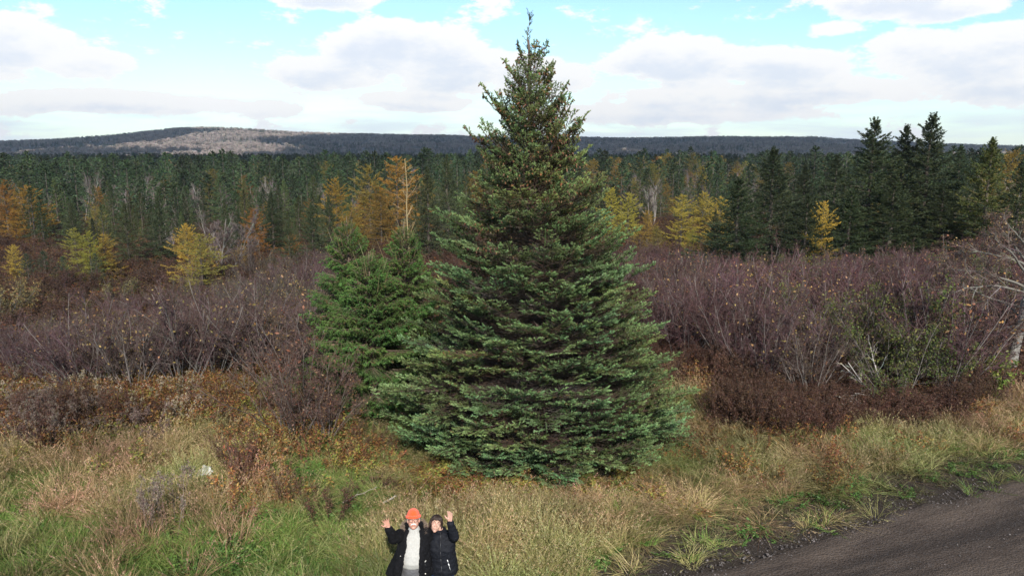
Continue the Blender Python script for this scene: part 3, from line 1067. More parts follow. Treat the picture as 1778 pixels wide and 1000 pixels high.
# detailed conifers for the near side of the forest
NEAR = [conifer(100 + k, H=10, R=3.2, nb=[135, 120, 145, 115][k], nsh=28, nl=.11, nw=.042, step=.05, nk=2, col=(.036, .054, .025), col2=(.060, .068, .023), shape=.86, el=(-16, 50), ragged=.34) for k in range(4)]
SPRUCE = [conifer(200 + k, H=8, R=[1.9, 2.2, 1.6, 2.4, 2.0, 1.7][k], nb=[85, 90, 75, 80, 70, 85][k], gap=[0, .05, .1, .15, .05, 0][k],
                  col=(.034, .057, .022), col2=(.060, .066, .020), ragged=.3, shape=.92, nl=.13, nw=.06) for k in range(6)]
SMALLSP = [conifer(300 + k, H=3.2, R=1.05, nb=75, nsh=16, nl=.06, nw=.024, step=.035, col=(.035, .062, .036), col2=(.05, .07, .03), shape=.8, el=(-8, 40)) for k in range(2)]
LARCH = [conifer(400 + k, H=7, R=2.9, nb=95, nsh=22, nl=.09, nw=.036, step=.05, nk=2, col=(.36, .225, .036), col2=(.26, .19, .04), shape=.58, el=(-12, 30), gap=.1, ragged=.38) for k in range(4)]
BARE = [bare_tree(500 + k, H=7, stems=[1, 2, 3][k % 3], trunk_r=.075) for k in range(4)]
GOLD = (1, 1, 1); ORANGE = (.85, .68, .55); OLIVE = (.62, .80, .95); LEMON = (1.15, 1.25, 1.0); DULL = (.60, .62, .8); RUST = (.75, .55, .7)


def tree_at(name, proto, px, top, Y, label, cat='tree', group=None, color=None, wide=1.0, rz=None):
    p = at(px, top, Y)
    z = float(terrain(p[0], Y))
    if rz is None:
        rz = (px * 1.7 + Y * 3.1) % 6.28
    return plant(name, proto, label, cat, (p[0], Y, z - .05), max(1.2, p[2] - z), rz, group, color, wide)


taken = []


def named_trees():
    gR = 'tall dark spruces standing in the clump at right'
    for i, (px, top, Y, w, lab) in enumerate([
            (1520, 206, 46, .95, 'tall ragged dark spruce, leftmost of the three high tips above the hills at right'),
            (1574, 218, 49, .85, 'dark spruce with the middle one of the three high tips in the right clump'),
            (1620, 198, 47, .95, 'tallest dark spruce of the clump at right, rightmost of its three high tips'),
            (1345, 256, 46, 1.1, 'open dark spruce with a pale bare lower trunk at the left of the right clump'),
            (1284, 308, 44, 1.15, 'broad dark spruce at the left end of the right hand clump, beside yellow larches'),
            (1403, 338, 43, 1.0, 'dark spruce just left of the bright yellow larch in the right hand clump'),
            (1480, 330, 44, 1.1, 'dark spruce just right of the bright yellow larch in the right hand clump'),
            (1555, 300, 44, 1.15, 'full dark spruce in front, below the three high tips at right'),
            (1640, 318, 44, 1.15, 'full dark spruce in front, under the tallest tip of the right clump'),
            (1455, 268, 60, .9, 'slim dark spruce behind, in the gap left of the three high tips'),
            (1400, 285, 62, .9, 'slim dark spruce behind the open pale-trunked spruce at right'),
            (1670, 252, 60, .8, 'narrow dark spruce with a single tip right of the tallest spruce'),
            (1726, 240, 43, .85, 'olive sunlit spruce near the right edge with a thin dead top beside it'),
            (1778, 288, 39, 1.0, 'dark spruce cut off by the right edge of the photo'),
            (1700, 330, 48, .95, 'short dark spruce filling the gap below the olive sunlit spruce')]):
        tree_at('spruce', NEAR[i % 4], px, top, Y, lab, group=gR, wide=w * 1.42, color=(1.5, 1.35, .8) if px == 1726 else (.80, .84, .80))  # olive spruce tinted brighter, its sunlight painted into the colour
        taken.append((at(px, top, Y)[0], Y, 2.0))
    for i, (px, top, Y, col, w, lab) in enumerate([
            (1432, 350, 43.2, LEMON, .75, 'bright lemon yellow larch glowing between dark spruces at right'),
            (1062, 326, 72, (1.05, 1.25, 1.1), 1.0, 'dull golden larch close beside the right flank of the tall spruce'),
            (1092, 334, 70, (1.0, 1.2, 1.1), .9, 'dull golden larch, second one right of the tall spruce'),
            (1125, 365, 62, GOLD, .8, 'small orange gold larch between two paler larch stands right of the tall spruce'),
            (1185, 338, 64, (1.05, 1.3, 1.1), 1.1, 'yellow green larch at the left of the larch row beside the dark spruces'),
            (1222, 334, 64, (1.1, 1.3, 1.1), 1.0, 'yellow larch in the middle of the larch row beside the dark spruces'),
            (1252, 341, 62, (1.05, 1.3, 1.1), .9, 'yellow larch at the right of the larch row, touching the dark spruces'),
            (1140, 392, 58, OLIVE, 1.0, 'low olive larch in front of the larch row right of the tall spruce'),
            (1203, 398, 55, (.85, 1.1, 1.0), .8, 'low yellow green larch sapling under the larch row'),
            (5, 322, 84, ORANGE, 1.1, 'orange larch at the left edge of the photo before dark forest'),
            (45, 322, 82, ORANGE, 1.15, 'spreading orange larch standing second from the left edge'),
            (22, 424, 50, GOLD, .75, 'small gold larch sapling near the left edge beside low dark spruces'),
            (128, 396, 50, OLIVE, .95, 'olive green larch in the low cluster at left before the dark forest'),
            (152, 402, 49, (.7, .95, .9), .9, 'yellow green larch in the middle of the low cluster at left'),
            (178, 405, 51, GOLD, .9, 'golden larch on the right of the low olive cluster at left'),
            (322, 388, 46, GOLD, .9, 'golden topped larch just left of the bare spreading grey tree'),
            (345, 405, 43, (.6, .85, .95), 1.25, 'rounded olive yellow larch bush below the bare spreading grey tree'),
            (440, 362, 58, ORANGE, 1.0, 'orange larch with a visible trunk right of the bare spreading grey tree'),
            (418, 425, 52, GOLD, 1.1, 'low golden larch at the foot of the orange larch'),
            (505, 405, 56, (.85, .7, .6), .9, 'rusty larch mixed among dark spruces left of the drooping spruces'),
            (582, 310, 74, ORANGE, .9, 'orange larch high behind the spiky drooping spruce'),
            (640, 288, 70, DULL, 1.0, 'tall dull golden larch behind the drooping spruces, left of the pair'),
            (688, 272, 71, (.85, .8, .75), 1.05, 'tall amber larch behind the bare tan pole'),
            (660, 330, 66, (.7, .75, .8), 1.1, 'dull gold larch low behind the drooping spruces'),
            (610, 360, 64, (.8, .75, .7), 1.0, 'brownish gold larch just behind the spiky leader of the drooping spruce'),
            (1760, 262, 66, (.9, 1.0, 1.0), .9, 'pale gold larch behind the olive spruce at the right edge'),
            (1705, 300, 70, (.9, 1.0, 1.0), .8, 'pale gold larch between the tallest spruce and the olive spruce')]):
        tree_at('larch', LARCH[i % 4], px, top, Y, lab, group='golden and olive larches around the clearing', color=col, wide=w)
        taken.append((at(px, top, Y)[0], Y, 1.6))
    for i, (px, top, Y, w, lab) in enumerate([
            (215, 352, 57, 1.05, 'neat dark spruce alone in front of bare grey shrubs at left'),
            (272, 340, 60, .9, 'narrow dark spruce right of the neat lone spruce at left'),
            (500, 382, 52, 1.0, 'blue green spruce in front, between two orange larches left of centre'),
            (540, 352, 56, 1.0, 'full dark spruce behind the left shoulder of the drooping spruces'),
            (570, 340, 60, 1.0, 'dark spruce just left of the golden larches behind the drooping spruces'),
            (470, 330, 62, 1.0, 'dark spruce behind the orange larch left of centre'),
            (412, 362, 60, .9, 'dark spruce hugging the right side of the bare spreading grey tree'),
            (742, 290, 60, 1.0, 'dark spruce seen just left of the tall spruce, above its lower boughs'),
            (775, 268, 66, 1.0, 'dark spruce behind, touching the left outline of the tall spruce'),
            (122, 350, 70, .9, 'grey green spruce behind the low olive larch cluster'),
            (1243, 365, 54, .9, 'small blue green spruce between the yellow larches and the right clump')]):
        tree_at('spruce', NEAR[(i + 1) % 4], px, top, Y, lab, group='dark spruces along the front of the forest', wide=w)
        taken.append((at(px, top, Y)[0], Y, 2.0))
    for (px, top, Y, w, lab) in [(45, 440, 49, 1.2, 'low dark spruce sapling beside the small gold larch'), (75, 436, 49, 1.3, 'low dark spruce sapling in the middle of the hollow at left'),
                              (108, 445, 48, 1.2, 'low dark spruce sapling in front of the olive larch'), (165, 440, 48, 1.0, 'low dark spruce sapling under the golden larch at left')]:
        tree_at('spruce', SMALLSP[0 if px % 2 else 1], px, top, Y, lab, group='low spruce saplings in the hollow at left', wide=w)
    g = bare_tree(555, H=7, stems=3, col=(.15, .135, .125), ctw=(.11, .085, .08), spread=(14, 36), trunk_r=.07, tw=9)
    tree_at('bare_tree', g, 374, 334, 47, 'bare spreading grey tree with forked pale trunk before the dark forest', wide=1.15)
    taken.append((at(372, 342, 49)[0], 49, 2.8))
    thin = bare_tree(556, H=7, stems=1, col=(.3, .27, .22), ctw=(.22, .17, .12), spread=(40, 75), trunk_r=.04, tw=2)
    tree_at('bare_tree', thin, 1718, 212, 45, 'thin bare treetop standing against the sky beside the olive spruce')
    tree_at('bare_tree', thin, 1766, 236, 44, 'thin bare treetop against the sky at the right edge', rz=2.)


named_trees()


# ------------------------------------------------------------------ the forest behind
def lod_tree(seed, kind):
    rng = np.random.default_rng(seed)
    mb = MB()
    if kind == 'bare':
        P = march(rng, np.zeros((3, 3)), nrm(np.array([[.1, 0, 1], [-.2, .1, 1], [.05, -.2, 1.]])), np.full(3, 6.), 5, .05, .06)
        mb.polylines(P, .07, .02, (.2, .18, .17))
        B, _ = grow(rng, P, 14, .3, .98, (20, 45), .45, 3, .08, .1)
        mb.tris(B[:, 0] - .03, B[:, 0] + .03, B[:, -1], jitcol(rng, (.15, .12, .12), len(B)))
        B2, _ = grow(rng, B, 8, .1, .98, (20, 50), .5, 3, .06, .12)
        sd = nrm(rng.normal(0, 1, (len(B2), 3))) * .022
        mb.tris(B2[:, 0] - sd, B2[:, 0] + sd, B2[:, -1], jitcol(rng, (.125, .10, .105), len(B2)))
        return mb.mesh('forest_bare', M_FAR)
    if kind == 'puff':
        n = 150
        u = nrm(rng.normal(0, 1, (n, 3))) * rng.uniform(.35, 1, (n, 1)) ** .5 * np.array([1.9, 1.9, 2.0]) + np.array([0, 0, 3.0])
        d = nrm(u - np.array([0, 0, .5]) + rng.normal(0, .5, (n, 3)))
        sd = nrm(np.cross(d, rng.normal(0, 1, d.shape))) * .17
        mb.tris(u - sd, u + sd, u + d * 1.0, jitcol(rng, (.31, .28, .235), n, .2))
        mb.prisms(np.array([[0, 0, 0.]]), np.array([[0, 0, 4.]]), .09, .03, (.2, .18, .17))
        return mb.mesh('hill_bare', M_FAR)
    H = 7.0
    R = {'spruce': 1.75, 'larch': 2.2}[kind]
    nb = 60
    f = ((np.arange(nb) + rng.uniform(0, 1, nb)) / nb) ** .9
    phi = np.arange(nb) * 2.4 + rng.normal(0, .2, nb)
    r = (R * (1 - f) ** .8 + .1) * np.clip(1 + rng.normal(0, .22, nb), .4, 1.5)
    e = np.radians(-15 + 50 * f)
    d = np.stack([np.cos(phi) * np.cos(e), np.sin(phi) * np.cos(e), np.sin(e)], 1)
    p = np.stack([np.zeros(nb), np.zeros(nb), .3 + f * (H - .4)], 1)
    cc = {'spruce': (.029, .048, .020), 'larch': (.20, .14, .034)}[kind]
    for u in (0.25, .55, .85):
        q = p + d * (r * u)[:, None]
        needles(mb, rng, q, d, r * .35 + .1, jitcol(rng, cc, nb, .2), .32, .15, .16, 2)
    mb.prisms(np.array([[0, 0, 0.]]), np.array([[0, 0, H - .1]]), .1, .015, (.08, .065, .055))
    needles(mb, rng, np.array([[0, 0, H - .6]]), np.array([[0, 0, 1.]]), np.array([.7]), jitcol(rng, cc, 1), .25, .12, .06, 2)
    return mb.mesh('forest_' + kind, M_FAR)


def forest():
    rng = np.random.default_rng(77)
    # jittered grid over the wedge in view
    cand = []
    r = 60.0
    while r < 900:
        sp = 2.9 + r * .009 if r < 240 else 4.4 + (r - 240) * .008
        half = rad(62)
        n = int(2 * half * r / sp)
        a = (np.arange(n) + rng.uniform(.1, .9, n)) / n * 2 * half - half
        rr = r + rng.uniform(-.5, .5, n) * sp
        cand.append(np.stack([rr * np.sin(a), rr * np.cos(a)], 1))
        r += sp * .95
    P = np.concatenate(cand)
    x, y = P[:, 0], P[:, 1]
    az = np.degrees(np.arctan2(x, y))
    # the near edge of the forest wanders
    edge = np.interp(az, [-62, -35, -30, -27, -22, -18, -12, -6, 0, 6, 10, 16, 20, 30, 40], [84, 82, 66, 62, 62, 62, 62, 64, 70, 84, 92, 92, 62, 52, 52])
    ok = y > edge + (vnoise(x, y, 7, 21) - .5) * 6
    for (tx, ty, tr) in taken:
        ok &= (x - tx) ** 2 + (y - ty) ** 2 > (tr * .8) ** 2
    P = P[ok]; x, y, az = P[:, 0], P[:, 1], az[ok]
    d = np.hypot(x, y)
    nz = vnoise(x, y, 26, 31); nz2 = vnoise(x, y, 15, 32)
    u = rng.uniform(0, 1, len(P))
    right = smooth(2, 9, az) * (1 - smooth(17, 24, az))
    pl = .02 + .11 * smooth(.55, .8, nz) + .22 * right * smooth(95, 150, d)
    pb = .07 + .30 * smooth(.6, .85, nz2) + .16 * right
    kind = np.where(u < pl, 1, np.where(u < pl + pb, 2, 0))
    hgt = rng.normal(1, .23, len(P)) * (np.where(kind == 0, 7.7, np.where(kind == 1, 6.5, 6.0))) * np.interp(d, [55, 75, 95, 120, 160, 230], [.46, .54, .68, .84, .98, 1.05])
    hgt = np.clip(hgt, 2.0, 11)
    z = terrain(x, y)
    order = np.argsort(d)
    cnt = {0: 0, 1: 0, 2: 0}
    lim = {0: 255, 1: 130, 2: 110}
    regs = [(-90, -29, 'at the far left'), (-29, -23, 'left of the bare spreading tree'), (-23, -14, 'right of the bare spreading tree'), (-14, -2, 'behind the drooping spruces'),
            (-2, 5, 'behind the tall spruce'), (5, 17, 'right of the tall spruce'), (17, 90, 'behind the right spruce clump')]
    far = []
    for i in order:
        k = int(kind[i])
        if cnt[k] < lim[k] and d[i] < 240 and abs(az[i]) < 37.5:
            cnt[k] += 1
            reg = next(t for a0, a1, t in regs if a0 <= az[i] < a1)
            row = 'at the forest edge' if d[i] < 85 else ('a few rows into the forest' if d[i] < 108 else 'deeper in the forest')
            size = 'tall' if hgt[i] > (7.2 if k == 0 else 6.6) else ('short' if hgt[i] < 5 else 'middling')
            rz = rng.uniform(0, 6.28)
            if k == 0:
                lab = '%s dark spruce %s %s' % (size, row, reg)
                t = rng.choice([.62, .8, 1.0, 1.3, 1.6]) * rng.uniform(.9, 1.1); w = rng.uniform(-.1, .22)
                plant('spruce', SPRUCE[rng.integers(6)], lab, 'tree', (x[i], y[i], z[i] - .05), hgt[i], rz, lab.replace('spruce', 'spruces'), (t * (1 + w), t, t * (1 - w)), rng.uniform(.8, 1.25))
            elif k == 1:
                c = [(.62, .64, .7), (.5, .64, .8), (.7, .6, .55), (.52, .46, .5), (.42, .48, .55)][rng.integers(5)]
                cn = 'golden' if c[0] >= .6 else ('olive' if c[1] > .6 else 'brownish')
                lab = '%s %s larch %s %s' % (size, cn, row, reg)
                plant('larch', LARCH[rng.integers(4)], lab, 'tree', (x[i], y[i], z[i] - .05), hgt[i], rz, lab.replace('larch', 'larches'), c, rng.uniform(.75, 1.05))
            else:
                lab = '%s bare grey tree %s %s' % (size, row, reg)
                plant('bare_tree', BARE[rng.integers(4)], lab, 'tree', (x[i], y[i], z[i] - .05), hgt[i], rz, lab.replace('tree ', 'trees '), None, rng.uniform(.9, 1.3))
        else:
            far.append(i)
    far = np.array(far)
    lods = [lod_tree(600 + k, 'spruce') for k in range(4)] + [lod_tree(620 + k, 'larch') for k in range(2)] + [lod_tree(640 + k, 'bare') for k in range(2)] + [lod_tree(660 + k, 'puff') for k in range(2)]
    kk = kind[far]
    idx = np.where(kk == 0, rng.integers(0, 4, len(far)), np.where(kk == 1, 4 + rng.integers(0, 2, len(far)), 6 + rng.integers(0, 2, len(far))))
    s = hgt[far] / 7.0
    t = rng.choice([.6, .85, 1.1, 1.5], (len(far), 1)) * rng.uniform(.9, 1.1, (len(far), 1)) * np.ones((1, 3))
    lar = kk == 1
    t[lar] *= np.array([[.75, .8, .85]]) + rng.uniform(-.18, .12, (int(lar.sum()), 3))
    order = np.argsort(['src_%03d' % k for k in range(8)])
    scatter('distant_forest', np.stack([x[far], y[far], z[far] - .1], 1), np.stack([np.zeros(len(far)), np.zeros(len(far)), rng.uniform(0, 6.28, len(far))], 1),
            np.stack([s * rng.uniform(.9, 1.4, len(far)), s * rng.uniform(.9, 1.4, len(far)), s], 1), idx, t, lods, label='dark mixed forest running back to the foot of the hills')
    # woods on the hills
    n = 48000
    a = np.radians(rng.uniform(-62, 62, n)); r = np.sqrt(rng.uniform(900 ** 2, 2100 ** 2, n))
    hx, hy = r * np.sin(a), r * np.cos(a)
    nn = vnoise(hx, hy, 110, 41) * .6 + vnoise(hx, hy, 45, 42) * .4
    top = smooth(1780, 1900, r)
    pc = np.clip(.16 + .6 * smooth(.52, .68, nn) + .55 * top, 0, .95)
    con = rng.uniform(0, 1, n) < pc
    hz = terrain(hx, hy)
    s = rng.uniform(.7, 1.35, n) * np.where(con, .8, 1.0)
    sx = s * np.where(con, 1.1, 1.35)
    scatter('hill_woods', np.stack([hx, hy, hz - .2], 1), np.stack([np.zeros(n), np.zeros(n), rng.uniform(0, 6.28, n)], 1), np.stack([sx, sx, s], 1),
            np.where(con, rng.integers(0, 4, n), 8 + rng.integers(0, 2, n)), np.where(con[:, None], 1.0, np.array([[1.0, .93, 1.0]])) * rng.uniform(.8, 1.25, (n, 1)), lods,
            label='bare and evergreen woods covering the long low hills')


forest()


# ------------------------------------------------------------------ alder thickets and single shrubs
def alder(seed, H=3.2, stems=13, lean=(4, 40), col=(.15, .135, .125), ctw=(.072, .050, .048), leaf=None, nleaf=0, tw=12, lsize=.045, fine=2, r0=.019):
    rng = np.random.default_rng(seed)
    st, tw_ = MB(), MB()
    a = rng.uniform(0, 2 * PI, stems); l = np.radians(rng.uniform(lean[0], lean[1], stems))
    d = np.stack([np.cos(a) * np.sin(l), np.sin(a) * np.sin(l), np.cos(l)], 1)
    p = np.stack([np.cos(a), np.sin(a), np.zeros(stems)], 1) * rng.uniform(.02, .22, (stems, 1)) + np.array([0, 0, -.08])
    P = march(rng, p, d, H / np.cos(l) ** .5 * rng.uniform(.55, 1.0, stems), 9, .035, .085)
    for k in range(stems):
        st.tube(P[k], np.linspace(r0 * rng.uniform(.55, 1.05), .005, 9), np.asarray(col) * rng.uniform(.75, 1.25), 5)
    B1, _ = grow(rng, P, 12, .34, .98, (20, 48), .36, 5, .06, .11)
    tw_.polylines(B1, .008, .003, jitcol(rng, np.asarray(col) * .3 + np.asarray(ctw) * .7, len(B1), .15))
    B2, _ = grow(rng, B1, tw, .12, .98, (22, 52), .46, 3, .05, .14, lmin=.12)
    sd = nrm(np.cross(B2[:, -1] - B2[:, 0], rng.normal(0, 1, (len(B2), 3)))) * .0055
    tw_.tris(B2[:, 0] - sd, B2[:, 0] + sd, B2[:, 1], jitcol(rng, ctw, len(B2), .2)); tw_.tris(B2[:, 1] - sd * .6, B2[:, 1] + sd * .6, B2[:, 2], jitcol(rng, ctw, len(B2), .2))
    B3, _ = grow(rng, B2, fine, .2, .95, (22, 55), .6, 3, .05, .15, lmin=.1)
    sd = nrm(np.cross(B3[:, -1] - B3[:, 0], rng.normal(0, 1, (len(B3), 3)))) * .0055
    tw_.tris(B3[:, 0] - sd, B3[:, 0] + sd, B3[:, -1], jitcol(rng, ctw, len(B3), .22))
    parts = [('stems', st.mesh('shrub_stems', M_BARK, True)), ('twigs', tw_.mesh('shrub_twigs', M_TWIG))]
    if nleaf:
        lf = MB()
        src = np.concatenate([B2[:, -1], B3[:, -1], B2[:, 1]])
        k = rng.choice(len(src), min(nleaf, len(src)), replace=False)
        c = src[k] + rng.normal(0, .02, (len(k), 3))
        u = nrm(rng.normal(0, 1, c.shape)); v = nrm(np.cross(u, rng.normal(0, 1, c.shape)))
        sz = lsize * rng.uniform(.6, 1.3, (len(k), 1))
        cols = np.asarray(leaf)[rng.integers(0, len(leaf), len(k))] * rng.uniform(.7, 1.3, (len(k), 1))
        lf.quads(c - u * sz, c - v * sz * .55, c + u * sz, c + v * sz * .55, cols)
        parts.append(('leaves', lf.mesh('shrub_leaves', M_LEAF)))
    return parts, H


YEL = [(.34, .25, .08), (.26, .2, .09), (.2, .17, .06), (.3, .17, .08)]
GRN = [(.075, .11, .025), (.11, .13, .03), (.16, .16, .045), (.06, .085, .022)]
RDL = [(.2, .075, .04), (.16, .08, .05), (.26, .16, .09), (.12, .06, .04)]
ALDER = [alder(700 + k, H=3.2, stems=[17, 20, 15, 18, 17][k], leaf=YEL, nleaf=[220, 90, 420, 60, 200][k], ctw=[(.071, .051, .046), (.075, .047, .046), (.070, .055, .038), (.078, .046, .045), (.062, .050, .042)][k]) for k in range(5)]
LEAFY = [alder(720 + k, H=3.0, stems=12, leaf=GRN, nleaf=2600, lsize=.034, ctw=(.075, .055, .045), tw=7) for k in range(2)]
REDBUSH = [alder(730 + k, H=2.7, stems=20, lean=(6, 40), leaf=RDL, nleaf=1100, lsize=.03, ctw=(.085, .05, .042), col=(.12, .1, .09), tw=9) for k in range(2)]
YELBUSH = [alder(740 + k, H=2.4, stems=12, leaf=YEL, nleaf=1600, lsize=.05, ctw=(.13, .10, .06), tw=7) for k in range(2)]


def project(x, y, z):
    v = np.stack([x, y, z - CAM_Z], -1)
    dep = v[..., 1] * math.cos(PITCH) - v[..., 2] * math.sin(PITCH)
    up = v[..., 1] * math.sin(PITCH) + v[..., 2] * math.cos(PITCH)
    return 889 + FPX * v[..., 0] / dep, 500 - FPX * up / dep


def in_poly(px, py, poly):
    inside = np.zeros(len(px), bool)
    n = len(poly)
    for i in range(n):
        x0, y0 = poly[i]; x1, y1 = poly[(i + 1) % n]
        if y0 == y1:
            continue
        c = ((y0 > py) != (y1 > py)) & (px < (x1 - x0) * (py - y0) / (y1 - y0) + x0)
        inside ^= c
    return inside


def shrubs():
    rng = np.random.default_rng(91)
    # single shrubs that stand out
    for i, (proto, px, py, h, col, lab) in enumerate([
            (REDBUSH[0], 512, 772, 2.75, None, 'large bare red brown bush with fanned stems left of the drooping spruces'),
            (REDBUSH[1], 566, 770, 2.1, None, 'thin reddish bush between the big red brown bush and the drooping spruces'),
            (ALDER[1], 320, 684, 3.3, (1.1, 1.1, 1.1), 'grey stemmed alder fan at the front of the left thicket, above rusty weeds'),
            (ALDER[3], 372, 668, 3.5, (1.1, 1.1, 1.1), 'tall grey stemmed alder at the right front of the left thicket'),
            (ALDER[0], 235, 692, 3.1, None, 'alder with leaning pale stems at the front of the left thicket'),
            (ALDER[3], 150, 694, 3.0, None, 'upright alder of many straight stems in the left thicket front'),
            (ALDER[0], 1408, 705, 2.9, (1.05, .95, .95), 'wide fan of pale alder stems rising from dark weeds at right'),
            (LEAFY[0], 1560, 715, 2.5, None, 'half leafy olive shrub behind the fallen grey branches at right'),
            (LEAFY[1], 1632, 705, 2.7, None, 'half leafy olive shrub left of the old bare apple tree'),
            (LEAFY[0], 1500, 660, 3.0, None, 'olive leafy shrub among purple alders at right'),
            (YELBUSH[0], 30, 560, 2.4, (.8, .85, .8), 'yellow olive bush at the left edge behind the purple thicket'),
            (YELBUSH[1], -10, 580, 2.6, (.7, .8, .8), 'grey olive bush cut off by the left edge'),
            (YELBUSH[1], 200, 540, 1.9, (.5, .55, .6), 'dull olive bush in the hollow behind the left thicket')]):
        p = G(px, py)
        plant('shrub' if proto in YELBUSH or proto in LEAFY or proto in REDBUSH else 'alder_shrub', proto, lab, 'shrub', p, h, rng.uniform(0, 6.28), 'single shrubs that stand out', col)
        taken.append((p[0], p[1], .6))
    g = [(.10, .17, .03), (.13, .19, .035), (.17, .2, .05)]
    small = alder(760, H=1.4, stems=9, leaf=g, nleaf=700, lsize=.06, tw=4, fine=1, ctw=(.12, .1, .06))
    for px, py, h, lab in [(1690, 690, 1.5, 'small bright green leafy shrub at the foot of the old apple tree'), (1735, 688, 1.1, 'low bright green shrub touching the apple trunk at right'), (1650, 692, 1.0, 'low green shrub left of the bright green one under the apple tree')]:
        plant('shrub', small, lab, 'shrub', G(px, py), h, px % 6, 'bright green shrubs under the apple tree')
    # thickets: candidate spots in the ground plane
    n = 9000
    x = rng.uniform(-40, 44, n); y = rng.uniform(14, 58, n)
    z = terrain(x, y)
    px, py = project(x, y, z)
    left = in_poly(px, py, [(-300, 690), (0, 690), (120, 688), (330, 680), (430, 660), (470, 720), (560, 690), (600, 640), (640, 560), (560, 470), (440, 486), (300, 520), (200, 560), (60, 590), (-300, 610)])
    right = in_poly(px, py, [(1130, 620), (1230, 640), (1330, 700), (1420, 705), (1500, 705), (1660, 690), (1700, 640), (1800, 630), (2100, 560), (2100, 440), (1778, 470), (1500, 480), (1240, 480), (1100, 470), (1000, 480), (960, 600)])
    hollow = in_poly(px, py, [(-300, 520), (60, 505), (300, 495), (300, 460), (200, 420), (0, 405), (-300, 400)]) & (rng.uniform(0, 1, n) < .55)
    ok = left | right | hollow
    sel = []
    order = np.argsort(np.hypot(x, y))
    for i in order:
        if not ok[i]:
            continue
        if hollow[i] and not left[i] and (px[i] > 205 and px[i] < 300 and py[i] > 440):
            continue
        md = 1.15 if y[i] < 30 else 1.5
        if any((x[i] - a) ** 2 + (y[i] - b) ** 2 < md * md for a, b in sel[-400:]):
            continue
        if any((x[i] - a) ** 2 + (y[i] - b) ** 2 < r * r for a, b, r in taken):
            continue
        if (x[i] - hero_xy[0]) ** 2 + (y[i] - hero_xy[1]) ** 2 < 3.4 ** 2:
            continue
        if vnoise(x[i], y[i], 2.6, 84) > .76 and y[i] > 20:
            continue
        sel.append((x[i], y[i]))
    sel = np.array(sel)
    zz = terrain(sel[:, 0], sel[:, 1])
    ppx, ppy = project(sel[:, 0], sel[:, 1], zz)
    rest = []
    cnt = 0
    for i, (sx, sy) in enumerate(sel):
        lft = ppx[i] < 800
        inview = -60 < ppx[i] < 1840
        hn = float(vnoise(sx, sy, 4.2, 81)) * .65 + float(vnoise(sx, sy, 1.9, 82)) * .35
        h = (1.55 + 2.3 * hn) * rng.uniform(.85, 1.15) * (1.22 if ppx[i] > 1540 else 1) + .35
        if not lft and sy > 24:
            h *= .80
        if lft and sy > 23:
            h *= .72
        if lft:
            h *= float(np.interp(ppx[i], [-100, 60, 200, 330, 450], [.6, .66, .76, 1.0, 1.08]))
        if hollowish(ppx[i], ppy[i]):
            h *= .6
        k = int(rng.integers(5))
        t = rng.uniform(.8, 1.2)
        cn = float(vnoise(sx, sy, 5.5, 83))
        tint = t * (np.array([.95, .98, .92]) if cn < .36 else (np.array([1.08, .95, .99]) if cn > .58 else np.array([1.0, .97, .97])))
        if not lft:
            tint = tint * np.array([1.06, .95, .99])
        if inview and cnt < 285:
            cnt += 1
            side = 'left' if lft else 'right'
            row = 'front' if sy < 22 else ('middle' if sy < 29 else 'back')
            if lft:
                reg = 'at the left edge' if ppx[i] < 150 else ('above the rusty weeds' if ppx[i] < 400 else 'beside the drooping spruces')
            else:
                reg = 'beside the tall spruce' if ppx[i] < 1290 else ('before the dark spruce clump' if ppx[i] < 1560 else 'around the old apple tree')
            leafn = ['with yellow leaves', 'nearly leafless', 'with many pale leaves', 'without leaves', 'with few leaves'][k]
            lab = 'bare alder %s, %s of %s thicket %s' % (leafn, row, side, reg)
            leafy = (not lft) and ppx[i] > 1300 and rng.uniform() < (.45 if ppx[i] > 1420 and sy < 28 else .16)
            if leafy:
                lab = 'half leafy olive shrub, %s of right thicket %s' % (row, reg)
            plant('shrub' if leafy else 'alder_shrub', LEAFY[k % 2] if leafy else ALDER[k], lab, 'shrub', (sx, sy, zz[i] - .03), h, rng.uniform(0, 6.28), lab.replace('shrub', 'shrubs').replace('alder', 'alders'), None if leafy else tuple(tint), rng.uniform(.9, 1.2))
        else:
            rest.append((sx, sy, zz[i] - .03, h / 3.2, k, *tint))
    if rest:
        R = np.array(rest)
        ms = []
        for k in range(5):
            ms.append(ALDER[k][0][1][1])
        scatter('alder_thicket', R[:, :3], np.stack([np.zeros(len(R)), np.zeros(len(R)), rng.uniform(0, 6.28, len(R))], 1), R[:, 3], R[:, 4].astype(int), R[:, 5:8], ms, mat=M_TWIG_I,
                label='purplish bare alder thicket running back behind the front shrubs')


def hollowish(px, py):
    return px < 320 and py < 560


M_TWIG_I = veg_mat('thicket twigs', instancer=True, rough=.75, transl=0, spec=.2, vary=.15)
_b = at(932, 700, 17.2)
hero_xy = (_b[0], _b[1])
shrubs()


